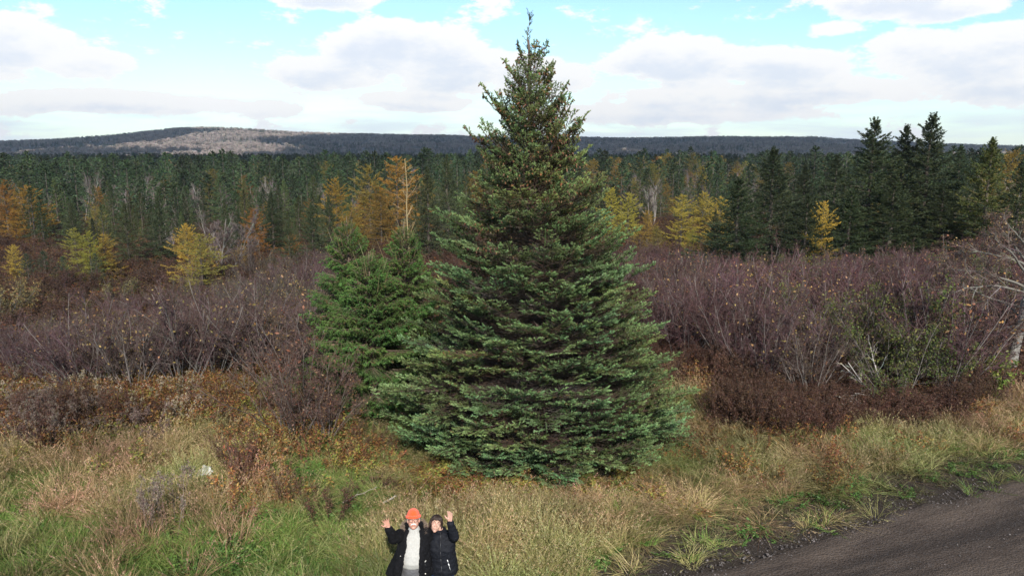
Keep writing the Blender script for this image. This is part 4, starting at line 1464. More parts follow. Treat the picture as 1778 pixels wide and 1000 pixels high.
# ------------------------------------------------------------------ old apple tree, fallen branches, sticks
def apple_tree():
    rng = np.random.default_rng(131)
    b = G(1750, 664)
    bx, by, bz = b
    root = thing('apple_tree', 'old bare apple tree at the right edge with lichen grey trunk and drooping twiggy crown', 'tree', (bx, by, bz))
    tk = MB()
    P = np.array([[0, 0, -.15], [.03, 0, .4], [.09, .02, 1.0], [.2, .05, 1.7], [.27, .1, 2.3], [.25, .1, 2.9], [.3, .15, 3.5], [.38, .2, 4.1]])
    tk.tube(P, np.array([.2, .16, .14, .13, .115, .085, .06, .03]), (.24, .23, .215), 10)
    link('trunk', tk.mesh('apple_trunk', bark_mat(), True), root)
    starts = [(1.75, 185, -4, 2.2), (2.3, 175, 12, 2.4), (2.75, 190, 16, 2.7), (2.9, 165, 28, 2.3), (3.3, 200, 34, 2.2), (3.5, 150, 35, 1.9), (2.5, 240, 12, 1.9), (2.9, 280, 25, 2.0), (2.6, 20, 18, 2.3), (3.2, 60, 25, 2.1), (3.0, 340, 20, 2.2), (3.6, 110, 40, 1.8), (3.9, 180, 50, 1.4), (3.9, 30, 50, 1.4), (2.0, 90, 15, 1.7)]
    st = np.array([[np.interp(z, P[:, 2], P[:, 0]), np.interp(z, P[:, 2], P[:, 1]), z] for z, *_ in starts])
    d = np.array([[math.cos(rad(a)) * math.cos(rad(e)), math.sin(rad(a)) * math.cos(rad(e)), math.sin(rad(e))] for _, a, e, _ in starts])
    ln = np.array([l for *_, l in starts])
    B = march(rng, st, d, ln, 9, -.02, .13)
    for k in range(len(B)):
        mb = MB()
        mb.tube(B[k], np.linspace(.042, .011, 9), (.15, .14, .125), 6)
        link('limb', mb.mesh('apple_limb', M_BARK, True), root)
    B2, _ = grow(rng, B, 10, .2, .98, (30, 65), .5, 6, -.05, .18)
    br = MB()
    br.polylines(B2, .017, .006, jitcol(rng, (.13, .115, .10), len(B2), .15), 4)
    B3, _ = grow(rng, B2, 12, .1, .98, (30, 60), .6, 4, -.06, .18)
    br.polylines(B3, .007, .003, jitcol(rng, (.13, .10, .085), len(B3), .2))
    B4, _ = grow(rng, B3, 8, .1, .98, (25, 60), .7, 3, -.04, .18, lmin=.14)
    sd = nrm(rng.normal(0, 1, (len(B4), 3))) * .0045
    br.tris(B4[:, 0] - sd, B4[:, 0] + sd, B4[:, -1], jitcol(rng, (.085, .058, .05), len(B4), .2))
    link('twigs', br.mesh('apple_twigs', M_TWIG), root)
    lf = MB()
    src = np.concatenate([B4[:, -1], B3[:, -1]])
    k = rng.choice(len(src), 4200, replace=False)
    c = src[k]; u = nrm(rng.normal(0, 1, c.shape)); v = nrm(np.cross(u, rng.normal(0, 1, c.shape))); sz = .026 * rng.uniform(.6, 1.3, (len(k), 1))
    lf.quads(c - u * sz, c - v * sz * .6, c + u * sz, c + v * sz * .6, np.array([(.14, .07, .045), (.18, .11, .06), (.10, .06, .045), (.28, .2, .07)])[rng.integers(0, 4, len(k))])
    link('leaves', lf.mesh('apple_leaves', M_LEAF), root)


def bark_mat():
    m, nt, N, L, b = new_mat('lichen bark')
    tc = N.new('ShaderNodeTexCoord').outputs['Object']
    mp = N.new('ShaderNodeMapping'); mp.inputs['Scale'].default_value = (1, 1, .3); L.new(tc, mp.inputs[0])
    n1 = noise_node(N, L, 28, 8, .7, mp.outputs[0]); n2 = noise_node(N, L, 6, 5, .6, tc)
    c = mixc(N, L, .5, ramp(N, L, n1, [(.35, (.07, .06, .052)), (.62, (.30, .285, .265))]), ramp(N, L, n2, [(.4, (.14, .125, .11)), (.62, (.33, .325, .30))]))
    L.new(c, b.inputs['Base Color']); b.inputs['Roughness'].default_value = .9
    bump(N, L, b, n1, .8, .03)
    return m


apple_tree()


def fallen():
    # fallen bare grey limb with side branches, leaning in the right thicket
    rng = np.random.default_rng(8)
    b = G(1545, 712)
    root = thing('fallen_branch', 'fallen pale grey branch with forked limbs lying over dark weeds at right', 'branch', tuple(b))
    tgt = at(1462, 620, b[1] - .1) - b
    ends = [tgt, at(1430, 690, b[1] - .7) - b, at(1470, 665, b[1] - .5) - b, at(1500, 600, b[1] + .3) - b, at(1452, 645, b[1] - .2) - b]
    st = np.zeros((5, 3)) + np.array([[0, 0, .05]])
    d = nrm(np.array(ends)); ln = np.linalg.norm(np.array(ends), axis=1)
    P = march(rng, st, d, ln, 9, .0, .10)
    mb = MB()
    for k in range(5):
        mb.tube(P[k], np.linspace(.032, .009, 9), (.36, .34, .31), 6)
    link('limb', mb.mesh('fallen_limb', M_BARK, True), root)
    B, _ = grow(rng, P, 9, .2, .97, (25, 60), .34, 5, .03, .15)
    mb = MB(); mb.polylines(B, .01, .004, jitcol(rng, (.30, .28, .25), len(B), .15))
    B2, _ = grow(rng, B, 5, .2, .97, (25, 60), .5, 3, .03, .15)
    mb.polylines(B2, .005, .002, jitcol(rng, (.22, .19, .17), len(B2), .15))
    link('twigs', mb.mesh('fallen_twigs', M_TWIG), root)
    # stick behind the couple
    for (p0, p1, r, lab, c) in [((596, 884), (655, 866), 0.011, 'long pale bare stick lying in dark grass left of the couple', (.30, .26, .22)),
                                ((664, 888), (690, 882), .022, 'short pale chunk of dead wood lying behind the man\'s raised hand', (.33, .30, .26))]:
        a = G(*p0) + np.array([0, 0, .16]); e = G(*p1) + np.array([0, 0, .26])
        t = np.linspace(0, 1, 9)[:, None]
        Pk = (e - a) * t + rng.normal(0, .012, (9, 3))
        root = thing('stick', lab, 'stick', tuple(a))
        mb = MB(); mb.tube(Pk, np.linspace(r, r * .45, 9), c, 6)
        B, _ = grow(rng, Pk[None], 4, .3, .95, (25, 50), .22, 4, .02, .1)
        link('stem', mb.mesh('stick_stem', M_BARK, True), root)
        mb = MB(); mb.polylines(B, r * .4, r * .15, c); link('side_twig', mb.mesh('stick_twigs', M_BARK), root)
    # crumpled white rag or bag scrap in the grass at left
    b = G(350, 832)
    mb = MB()
    n = 16
    X, Y = np.meshgrid(np.linspace(-1, 1, n), np.linspace(-1, 1, n), indexing='ij')
    Z = .07 * vnoise(X * 3 + 9, Y * 3, 1, 3) + .10 * np.abs(vnoise(X * 5, Y * 5 + 4, 1.0, 7) - .5) + .14 * np.exp(-((X - .5) ** 2 + (Y - .3) ** 2) / .12)
    V = np.stack([X * .22 * (1 + .3 * (vnoise(Y * 4, X * 2, 1, 5) - .5)), Y * .12 * (1 + .5 * (vnoise(X * 4, Y * 2, 1, 6) - .5)), Z], -1).reshape(-1, 3)
    i, j = np.meshgrid(np.arange(n - 1), np.arange(n - 1), indexing='ij')
    a = (i * n + j).ravel(); q = a + 1; c = a + n; dd = c + 1
    mb.add(V, np.concatenate([np.stack([a, c, q], 1), np.stack([q, c, dd], 1)]), (.8, .8, .8))
    o = link('plastic_scrap', mb.mesh('plastic_scrap', plain_mat('white plastic', (.55, .56, .56), .5, .4, 12, .4)))
    sm = o.modifiers.new('thickness', 'SOLIDIFY'); sm.thickness = .004
    o.location = (b[0], b[1], b[2] + .10); o.rotation_euler = (rad(14), rad(-8), .5)
    tag(o, 'crumpled white plastic scrap lying in straw grass at left', 'litter')


fallen()


# ------------------------------------------------------------------ grasses and weeds
def tuft(seed, n=46, h=.5, rad_=.13, lean=.35, w=.006, curve=.5, cols=((.3, .25, .12),), hj=.35, heads=0, hcol=(.3, .22, .12), mat_=True):
    rng = np.random.default_rng(seed)
    mb = MB()
    a = rng.uniform(0, 2 * PI, n); r = rad_ * np.sqrt(rng.uniform(0, 1, n))
    p = np.stack([np.cos(a) * r, np.sin(a) * r, np.full(n, -.03)], 1)
    a2 = a + rng.normal(0, .9, n)
    out = np.stack([np.cos(a2), np.sin(a2), np.zeros(n)], 1)
    l = np.abs(rng.normal(lean, lean * .5, n))[:, None]
    d = nrm(out * l + np.array([[0, 0, 1.]]))
    H = (h * rng.uniform(1 - hj, 1 + hj, n))[:, None]
    c = np.asarray(cols)[rng.integers(0, len(cols), n)] * rng.uniform(.75, 1.25, (n, 1))
    side = nrm(np.cross(d, rng.normal(0, 1, d.shape)))
    pts = [p]
    cv = curve * rng.uniform(.4, 1.5, (n, 1))
    for t in (.4, .75, 1.0):
        pts.append(p + d * H * t + out * cv * H * t * t - np.array([[0, 0, 1.]]) * cv * H * .55 * t * t)
    ws = [w, w * .9, w * .6]
    V = np.stack([pts[0] - side * ws[0], pts[0] + side * ws[0], pts[1] - side * ws[1], pts[1] + side * ws[1], pts[2] - side * ws[2], pts[2] + side * ws[2], pts[3]], 1)
    f = np.array([[0, 1, 3], [0, 3, 2], [2, 3, 5], [2, 5, 4], [4, 5, 6]])
    F = f[None] + (np.arange(n) * 7)[:, None, None]
    mb.add(V, F, np.repeat(c[:, None], 7, 1).reshape(-1, 3))
    if heads:
        k = rng.choice(n, heads, replace=False)
        e = pts[3][k]; dn = nrm(pts[3][k] - pts[2][k])
        q = np.repeat(np.arange(heads), 9)
        t = rng.uniform(-.02, .13, len(q))[:, None]
        b = e[q] - dn[q] * t
        nd = nrm(dn[q] * .8 + rng.normal(0, .5, (len(q), 3)))
        sd = nrm(np.cross(nd, rng.normal(0, 1, nd.shape))) * .005
        mb.tris(b - sd, b + sd, b + nd * .035, jitcol(rng, hcol, len(q), .2))
    return mb.mesh('tuft', M_GRASS)


def weed(seed, n=9, h=.7, rad_=.16, scol=(.12, .07, .05), leaves=None, nl=14, lsz=.028, heads=None, nh=10, hsz=.02, branch=3, lean=.22):
    rng = np.random.default_rng(seed)
    mb = MB()
    a = rng.uniform(0, 2 * PI, n); r = rad_ * np.sqrt(rng.uniform(0, 1, n))
    p = np.stack([np.cos(a) * r, np.sin(a) * r, np.full(n, -.03)], 1)
    d = nrm(np.stack([np.cos(a), np.sin(a), np.zeros(n)], 1) * np.abs(rng.normal(lean, .12, (n, 1))) + np.array([[0, 0, 1.]]))
    P = march(rng, p, d, h * rng.uniform(.65, 1.2, n), 6, .02, .06)
    mb.polylines(P, .0042, .0022, jitcol(rng, scol, n, .2))
    B, s = grow(rng, P, branch, .5, .97, (20, 45), .3, 3, .1, .1, lmin=.06)
    mb.polylines(B, .0025, .0015, jitcol(rng, scol, len(B), .2))
    if leaves:
        pp, tt = interp_poly(P, rng.uniform(.15, .98, (n, nl))); pp = pp.reshape(-1, 3)
        pb, _ = interp_poly(B, rng.uniform(.2, 1, (len(B), 3))); pp = np.concatenate([pp, pb.reshape(-1, 3)])
        u = nrm(rng.normal(0, 1, pp.shape) * np.array([1, 1, .6]) + np.array([0, 0, .1])); v = nrm(np.cross(u, rng.normal(0, 1, u.shape)))
        sz = lsz * rng.uniform(.6, 1.4, (len(pp), 1))
        c = np.asarray(leaves)[rng.integers(0, len(leaves), len(pp))] * rng.uniform(.7, 1.3, (len(pp), 1))
        mb.quads(pp, pp + u * sz - v * sz * .35, pp + u * sz * 2, pp + u * sz + v * sz * .35, c)
    if heads:
        e = np.concatenate([P[:, -1], B[:, -1]])
        q = np.repeat(np.arange(len(e)), nh)
        b = e[q] + rng.normal(0, hsz * .7, (len(q), 3))
        nd = nrm(rng.normal(0, 1, (len(q), 3)) + np.array([0, 0, .8]))
        sd = nrm(np.cross(nd, rng.normal(0, 1, nd.shape))) * hsz * .35
        mb.tris(b - sd, b + sd, b + nd * hsz, jitcol(rng, heads, len(q), .15))
    return mb.mesh('weed', M_GRASS)


STRAW = ((.29, .24, .105), (.24, .198, .082), (.19, .17, .065), (.37, .305, .15))
GREEN = ((.11, .195, .036), (.155, .235, .052), (.075, .13, .028), (.21, .24, .075))
MIXED = STRAW + GREEN[:3] + ((.18, .17, .06), (.2, .17, .08))
BROWN = ((.13, .085, .05), (.10, .065, .04), (.17, .12, .065), (.08, .05, .035))


def ground_cover():
    K = {
        'green': ([tuft(1 + k, 120, .20, .2, .6, .0045, .6, GREEN) for k in range(4)], 'lush green grass lying in the rough field', 'green_grass'),
        'straw': ([tuft(11 + k, 64, .52, .17, .22, .0030, .35, STRAW, heads=18, hcol=(.33, .25, .14)) for k in range(4)], 'tall dry straw coloured grass with seed heads', 'straw_grass'),
        'mixed': ([tuft(21 + k, 115, .29, .19, .5, .0031, .65, MIXED) for k in range(5)], 'matted mixed green and straw grass', 'mixed_grass'),
        'mat': ([tuft(31 + k, 90, .34, .22, 1.3, .0034, 1.1, STRAW + BROWN[:1]) for k in range(3)], 'flattened tan dead grass', 'flattened_grass'),
        'short': ([tuft(41 + k, 44, .11, .14, .9, .005, .8, ((.075, .09, .03), (.11, .11, .045), (.16, .13, .07), (.09, .07, .045))) for k in range(3)], 'thin short grass on the road verge', 'verge_grass'),
        'rust': ([weed(51 + k, 11, .62, .2, (.11, .055, .035), [(.20, .075, .03), (.25, .12, .035), (.14, .055, .03), (.26, .17, .05), (.13, .12, .035)], 16, .03) for k in range(4)], 'rusty orange and red brown autumn weeds', 'rusty_weeds'),
        'pale': ([weed(61 + k, 10, .8, .22, (.15, .11, .08), [(.16, .12, .06), (.12, .1, .05)], 8, .025, heads=(.36, .31, .235), nh=9, hsz=.02, branch=4) for k in range(2)], 'weeds topped with pale fluffy seed heads', 'seed_head_weeds'),
        'lilac': ([weed(71 + k, 14, .75, .25, (.15, .10, .09), [(.14, .10, .08)], 6, .02, heads=(.185, .14, .115), nh=16, hsz=.022, branch=8) for k in range(2)], 'dead lilac grey meadow weeds', 'grey_weeds'),
        'dark': ([weed(81 + k, 16, .85, .24, (.065, .036, .028), [(.085, .040, .026), (.058, .031, .022), (.13, .068, .034)], 10, .022, heads=(.10, .056, .04), nh=6, hsz=.022, branch=6) for k in range(3)], 'dense dark red brown dead weeds', 'dark_weeds'),
        'leafy': ([weed(91 + k, 9, .5, .2, (.12, .09, .04), [(.20, .21, .045), (.26, .22, .05), (.12, .16, .035), (.22, .11, .04)], 16, .034) for k in range(3)], 'yellow green leafy weeds under the tall spruce', 'leafy_weeds'),
        'clover': ([weed(101 + k, 16, .16, .2, (.07, .1, .03), [(.07, .135, .03), (.09, .16, .035), (.055, .11, .025)], 10, .03, lean=.9, branch=2) for k in range(2)], 'low green broad leaved ground plants', 'green_plants'),
    }
    rng = np.random.default_rng(2024)
    n = 150000
    # candidates denser towards the camera
    y = 7.5 + (34 - 7.5) * rng.uniform(0, 1, n) ** 1.5
    x = rng.uniform(-1, 1, n) * (y * .82 + 2.5)
    z = terrain(x, y)
    px, py = project(x, y, z)
    q = q_of(x, y)
    # wander of the zone borders
    jx = px + (vnoise(x, y, 1.1, 51) - .5) * 110 + (vnoise(x, y, .35, 53) - .5) * 40; jy = py + (vnoise(x, y, 1.1, 52) - .5) * 60 + (vnoise(x, y, .35, 54) - .5) * 24
    n1 = vnoise(x, y, 1.6, 61); n2 = vnoise(x, y, .7, 62); n3 = vnoise(x, y, 2.8, 63)
    D = {k: np.zeros(n) for k in K}

    def put(poly, soft=None, **kw):
        m = in_poly(jx, jy, poly)
        for k in D:
            D[k][m] = 0
        for k, v in kw.items():
            D[k][m] = v if np.isscalar(v) else np.asarray(v)[m]
    big = [(-9999, -9999), (9999, -9999), (9999, 9999), (-9999, 9999)]
    put(big, mixed=9 * (.4 + n1), straw=5 * n2, green=4 * (1 - n1))
    # ground under the thickets
    put([(-999, 300), (2999, 300), (2999, 640), (1700, 690), (1300, 700), (1180, 640), (600, 700), (430, 650), (-999, 690)], rust=5 * n1, dark=5 * (1 - n1) + 1, mixed=3)
    put([(-999, 690), (420, 655), (450, 740), (260, 765), (-999, 790)], rust=12, pale=2.4 * smooth(.5, .75, n2), leafy=2, mixed=3)
    put([(-999, 738), (225, 735), (255, 790), (-999, 795)], lilac=3, rust=9, dark=3, mixed=3)
    put([(-999, 778), (300, 780), (420, 800), (430, 880), (200, 900), (-999, 880)], mat=2.5, mixed=8, straw=8 * n1 + 2, green=9 * (1 - n1), leafy=.6)
    put([(300, 755), (425, 745), (430, 850), (330, 850)], mat=12, straw=5, mixed=3)
    put([(420, 690), (600, 745), (690, 820), (690, 870), (540, 880), (430, 840)], mixed=9, straw=7 * n1, rust=2.5 * n2, leafy=2.2, green=3)
    put([(430, 700), (600, 740), (680, 800), (640, 800), (440, 775)], rust=5, dark=1, leafy=2.5, mixed=5, straw=2)
    put([(455, 815), (560, 815), (600, 850), (480, 870)], green=9, clover=5, mixed=4)
    put([(340, 835), (490, 825), (500, 900), (350, 915)], rust=2.5, dark=.8, straw=5, mixed=8, green=3)
    put([(-999, 860), (100, 845), (300, 885), (470, 895), (560, 960), (660, 1010), (700, 1500), (-999, 1500)], green=14, clover=9 * smooth(.35, .7, n1), mixed=4 * n3 + 1, straw=2 * n2)
    put([(60, 855), (330, 865), (430, 930), (200, 930)], mixed=9, straw=6, green=5, lilac=.4 * n2)
    put([(480, 880), (690, 840), (690, 960), (660, 1000), (520, 975)], mixed=7, dark=2 * n1, green=4, mat=3, clover=2)  # dark weeds mixed in to stand for the shadow beside the couple
    put([(640, 900), (880, 890), (900, 1500), (640, 1500)], mixed=9, straw=5, mat=4, green=2)
    put([(780, 870), (1190, 850), (1180, 950), (1080, 1010), (1000, 1500), (780, 1500)], mat=3, straw=14 * (.45 + .8 * n1), mixed=6, green=5 * smooth(.45, .75, 1 - n1) + 1)
    put([(690, 800), (1160, 800), (1180, 868), (1000, 878), (690, 885)], leafy=6, rust=4.5, mixed=4, straw=4 * n2, clover=2)
    put([(1110, 800), (1260, 770), (1270, 860), (1150, 900)], straw=8, rust=4.5, mat=4, mixed=3, leafy=1)
    put([(1180, 690), (1290, 755), (1460, 765), (1460, 850), (1250, 910), (1170, 860)], mat=11, mixed=5, straw=4 * n1, rust=1.5 * n2)
    put([(1180, 590), (1320, 590), (1480, 690), (1660, 690), (1650, 755), (1310, 775), (1180, 690)], dark=13, rust=3 * n1, mixed=1.5)
    put([(1185, 640), (1255, 650), (1260, 745), (1190, 730)], straw=8, mixed=5, rust=4 * n1, green=2)
    put([(1440, 745), (1640, 735), (1700, 690), (2900, 640), (2900, 730), (1800, 780), (1440, 850)], straw=8, mixed=8, green=4.5 * (1 - n1), rust=1.2 * n2)
    put([(1190, 880), (1440, 845), (1800, 770), (2900, 700), (2900, 840), (1778, 840), (1150, 990)], mixed=5 * n1, short=14, green=2.0 * n2, clover=3 * n2, mat=2.5 * n1)
    # road verge: only thin short growth near the gravel
    right = px > 1000
    vg = right & (q < 1.0 + .9 * (n1 - .3))
    for k in D:
        D[k][vg] *= .12
    D['short'][vg] = (22 * smooth(-.1, .8, q) * (.35 + n2))[vg]
    D['mat'][vg] = (2.5 * n1 * smooth(.2, .9, q))[vg]
    D['clover'][vg] = (3 * smooth(.2, 1.1, q) * n2)[vg]
    off = (q < -.05 + .25 * (n2 - .5)) & right
    off |= (q < -.3)
    # nothing inside the big spruce's trunk zone or on the road
    rh = np.hypot(x - hero_xy[0], y - hero_xy[1])
    off |= rh < 2.7
    dens_cand = n / 950.0        # rough candidates per square metre (falls with distance)
    area_w = np.gradient(7.5 + (34 - 7.5) * np.linspace(0, 1, 400) ** 1.5)
    # candidates per m2 at distance y
    t = ((y - 7.5) / 26.5).clip(1e-4, 1) ** (1 / 1.5)
    dy = 26.5 * 1.5 * t ** .5
    cpm = n / (2 * (y * .82 + 2.5)) / dy
    lay = 0
    u = rng.uniform(0, 1, n)
    acc = np.zeros(n)
    boost = 1.75
    for k, (ms, lab, nm) in K.items():
        pk = D[k] * boost / cpm
        sel = (u >= acc) & (u < acc + pk) & ~off
        acc = acc + pk
        i = np.nonzero(sel)[0]
        if not len(i):
            continue
        m = len(i)
        h = rng.uniform(.55, 1.35, m) * (.55 + .8 * n3[i])
        if k in ('straw', 'pale', 'dark', 'rust', 'lilac'):
            h *= np.where(q[i] < 2.0, .55 + .22 * np.clip(q[i], 0, 2), 1)
        h *= .28 + .72 * smooth(3.0, 5.0, rh[i])
        wd = rng.uniform(.85, 1.25, m)
        tint = np.ones((m, 3)) * (.62 + .75 * vnoise(x[i], y[i], .9, 71) * (.6 + .8 * vnoise(x[i], y[i], 2.6, 75)) + .15 * vnoise(x[i], y[i], .3, 74))[:, None]
        if k in ('mixed', 'straw', 'mat'):
            g = (vnoise(x[i], y[i], 1.7, 72) + .6 * vnoise(x[i], y[i], .5, 73) - .8)[:, None]
            tint *= 1 + g * np.array([[-.40, .18, -.35]])
        wind = .16
        scatter(nm, np.stack([x[i], y[i], z[i]], 1), np.stack([rng.normal(0, .24, m), rng.normal(wind * .3, .24, m), rng.uniform(0, 6.28, m)], 1), np.stack([wd, wd, h], 1), rng.integers(0, len(ms), m), tint, ms, label=lab)
        print(k, m)
    # rough dead growth of the hollow beyond the thickets
    m = 5200
    fy = rng.uniform(30, 100, m); fx = rng.uniform(-1, 1, m) * (fy * .8)
    fz = terrain(fx, fy)
    fk = rng.integers(0, 9, m)
    ms = K['dark'][0] + K['mixed'][0][:3] + K['rust'][0][:3]
    fs = rng.uniform(1.3, 2.4, m)
    scatter('hollow_growth', np.stack([fx, fy, fz], 1), np.stack([np.zeros(m), np.zeros(m), rng.uniform(0, 6.28, m)], 1), np.stack([fs * 1.5, fs * 1.5, fs * .8], 1), fk,
            np.ones((m, 3)) * rng.uniform(.6, 1.0, (m, 1)), ms, label='brown dead weeds and grass in the hollow before the forest')
    # low matted litter further out and beyond the frame is left to the soil material
    # fallen leaves and loose stones on the verge and the gravel
    def stone(seed):
        r = np.random.default_rng(seed)
        v = np.array([[1, 0, 0], [-1, 0, 0], [0, 1, 0], [0, -1, 0], [0, 0, .7], [0, 0, -.5]], float) * r.uniform(.7, 1.2, (6, 3))
        f = [[0, 2, 4], [2, 1, 4], [1, 3, 4], [3, 0, 4], [2, 0, 5], [1, 2, 5], [3, 1, 5], [0, 3, 5]]
        mb = MB(); mb.add(v, f, (.16, .15, .15)); return mb.mesh('stone', M_FAR)
    m = 15000
    a = rng.uniform(-12, 26, m)
    b = np.where(rng.uniform(0, 1, m) < .55, rng.normal(-.1, .45, m), rng.uniform(-6.5, .3, m))
    b = np.where(rng.uniform(0, 1, m) < .1, rng.uniform(0, 1.4, m), b)
    P = RE[None] + a[:, None] * RD[None] + b[:, None] * RN[None]
    zz = np.where(b < 0, .055, 0.0) + np.where(b > 0, terrain(P[:, 0], P[:, 1]) + .01, 0.0)
    s = np.abs(rng.normal(.009, .006, m)) + .006
    c = rng.uniform(.25, .95, (m, 1)) * np.array([[1., .93, .90]])
    c[rng.uniform(0, 1, m) < .03] *= 1.8
    scatter('road_gravel', np.stack([P[:, 0], P[:, 1], zz], 1), rng.uniform(0, 6.28, (m, 3)) * np.array([[.1, .1, 1]]), s[:, None] * rng.uniform(.7, 1.3, (m, 3)), rng.integers(0, 3, m), c, [stone(k) for k in range(3)], label='loose gravel along the dirt road')


ground_cover()


# ------------------------------------------------------------------ people
class Solid:
    """closed pieces that a voxel remesh welds into one continuous surface"""
    def __init__(self):
        self.V, self.F, self.n = [], [], 0

    def add(self, v, f):
        self.V.append(np.asarray(v, float)); self.F += [tuple(i + self.n for i in t) for t in f]; self.n += len(v)

    def ball(self, c, r, n=14, rot=None):
        c = np.asarray(c, float); r = np.asarray(r, float) * np.ones(3)
        m = n // 2
        v = [[0, 0, 1]]
        for i in range(1, m):
            t = PI * i / m
            for j in range(n):
                p = 2 * PI * j / n
                v.append([math.sin(t) * math.cos(p), math.sin(t) * math.sin(p), math.cos(t)])
        v.append([0, 0, -1])
        f = [(0, 1 + j, 1 + (j + 1) % n) for j in range(n)]
        for i in range(m - 2):
            for j in range(n):
                a = 1 + i * n + j; b = 1 + i * n + (j + 1) % n
                f.append((a, a + n, b + n, b))
        L = len(v) - 1
        f += [(L, 1 + (m - 2) * n + (j + 1) % n, 1 + (m - 2) * n + j) for j in range(n)]
        v = np.array(v) * r
        if rot is not None:
            v = v @ np.array(Euler(rot).to_matrix()).T
        self.add(v + c, f)

    def limb(self, pts, rs, n=14):
        """tapered tube with round joints"""
        pts = [np.asarray(p, float) for p in pts]
        for k in range(len(pts) - 1):
            d = pts[k + 1] - pts[k]; d /= np.linalg.norm(d)
            ref = np.array([0, 0, 1.]) if abs(d[2]) < .9 else np.array([1., 0, 0])
            u = np.cross(d, ref); u /= np.linalg.norm(u); w = np.cross(d, u)
            v = []
            for p, r in ((pts[k], rs[k]), (pts[k + 1], rs[k + 1])):
                for j in range(n):
                    a = 2 * PI * j / n
                    v.append(p + (u * math.cos(a) + w * math.sin(a)) * r)
            f = [(j, (j + 1) % n, n + (j + 1) % n, n + j) for j in range(n)]
            f += [tuple(range(n - 1, -1, -1)), tuple(range(n, 2 * n))]
            self.add(v, f)
        for p, r in zip(pts, rs):
            self.ball(p, r, n)

    def loft(self, rings, n=28):
        """rings: (centre, rx, ry) in horizontal planes; superelliptic a little"""
        v = []
        for c, rx, ry in rings:
            for j in range(n):
                a = 2 * PI * j / n
                ca, sa = math.cos(a), math.sin(a)
                e = .86
                v.append([c[0] + rx * math.copysign(abs(ca) ** e, ca), c[1] + ry * math.copysign(abs(sa) ** e, sa), c[2]])
        K = len(rings)
        f = []
        for i in range(K - 1):
            for j in range(n):
                a = i * n + j; b = i * n + (j + 1) % n
                f.append((a, b, b + n, a + n))
        f += [tuple(range(n - 1, -1, -1)), tuple(range((K - 1) * n, K * n))]
        self.add(v, f)

    def shell(self, rings, a0, a1, th, n=40):
        """an open coat: rings with an opening between angles (a0, a1 measured from -Y, degrees to the left and right)"""
        v = []
        for c, rx, ry, o0, o1 in rings:
            for inner in (0, 1):
                for j in range(n + 1):
                    a = rad(-90) + rad(o1) + (2 * PI - rad(o0) - rad(o1)) * j / n
                    s = th * inner
                    v.append([c[0] + (rx - s) * math.cos(a), c[1] + (ry - s) * math.sin(a), c[2]])
        m = n + 1; K = len(rings); R = 2 * m
        f = []
        for i in range(K - 1):
            for j in range(n):
                a = i * R + j
                f.append((a, a + 1, a + 1 + R, a + R))
                b = i * R + m + j
                f.append((b, b + R, b + 1 + R, b + 1))
            for e in (0, n):
                a = i * R + e; b = i * R + m + e
                f.append((a, a + R, b + R, b) if e == 0 else (a, b, b + R, a + R))
        for j in range(n):
            f.append((j, m + j, m + j + 1, j + 1))
            t = (K - 1) * R
            f.append((t + j, t + j + 1, t + m + j + 1, t + m + j))
        self.add(v, f)

    def fuse(self, name, mat, voxel=.008, smooth_it=3, disp=None):
        me = bpy.data.meshes.new(name)
        me.from_pydata([tuple(p) for p in np.concatenate(self.V)], [], self.F)
        o = bpy.data.objects.new(name + '_tmp', me)
        C.objects.link(o)
        r = o.modifiers.new('r', 'REMESH'); r.mode = 'VOXEL'; r.voxel_size = voxel
        if smooth_it:
            s = o.modifiers.new('s', 'SMOOTH'); s.iterations = smooth_it; s.factor = .5
        dg = bpy.context.evaluated_depsgraph_get()
        out = bpy.data.meshes.new_from_object(o.evaluated_get(dg))
        bpy.data.objects.remove(o); bpy.data.meshes.remove(me)
        out.name = name
        n = len(out.vertices)
        if disp is not None and n:
            co = np.empty(n * 3, np.float32); out.vertices.foreach_get('co', co); co = co.reshape(-1, 3)
            no = np.empty(n * 3, np.float32); out.vertices.foreach_get('normal', no); no = no.reshape(-1, 3)
            co = co + no * disp(co)[:, None]
            out.vertices.foreach_set('co', co.astype(np.float32).ravel())
        out.polygons.foreach_set('use_smooth', np.ones(len(out.polygons), bool))
        out.materials.clear(); out.materials.append(mat)
        out.update()
        return out


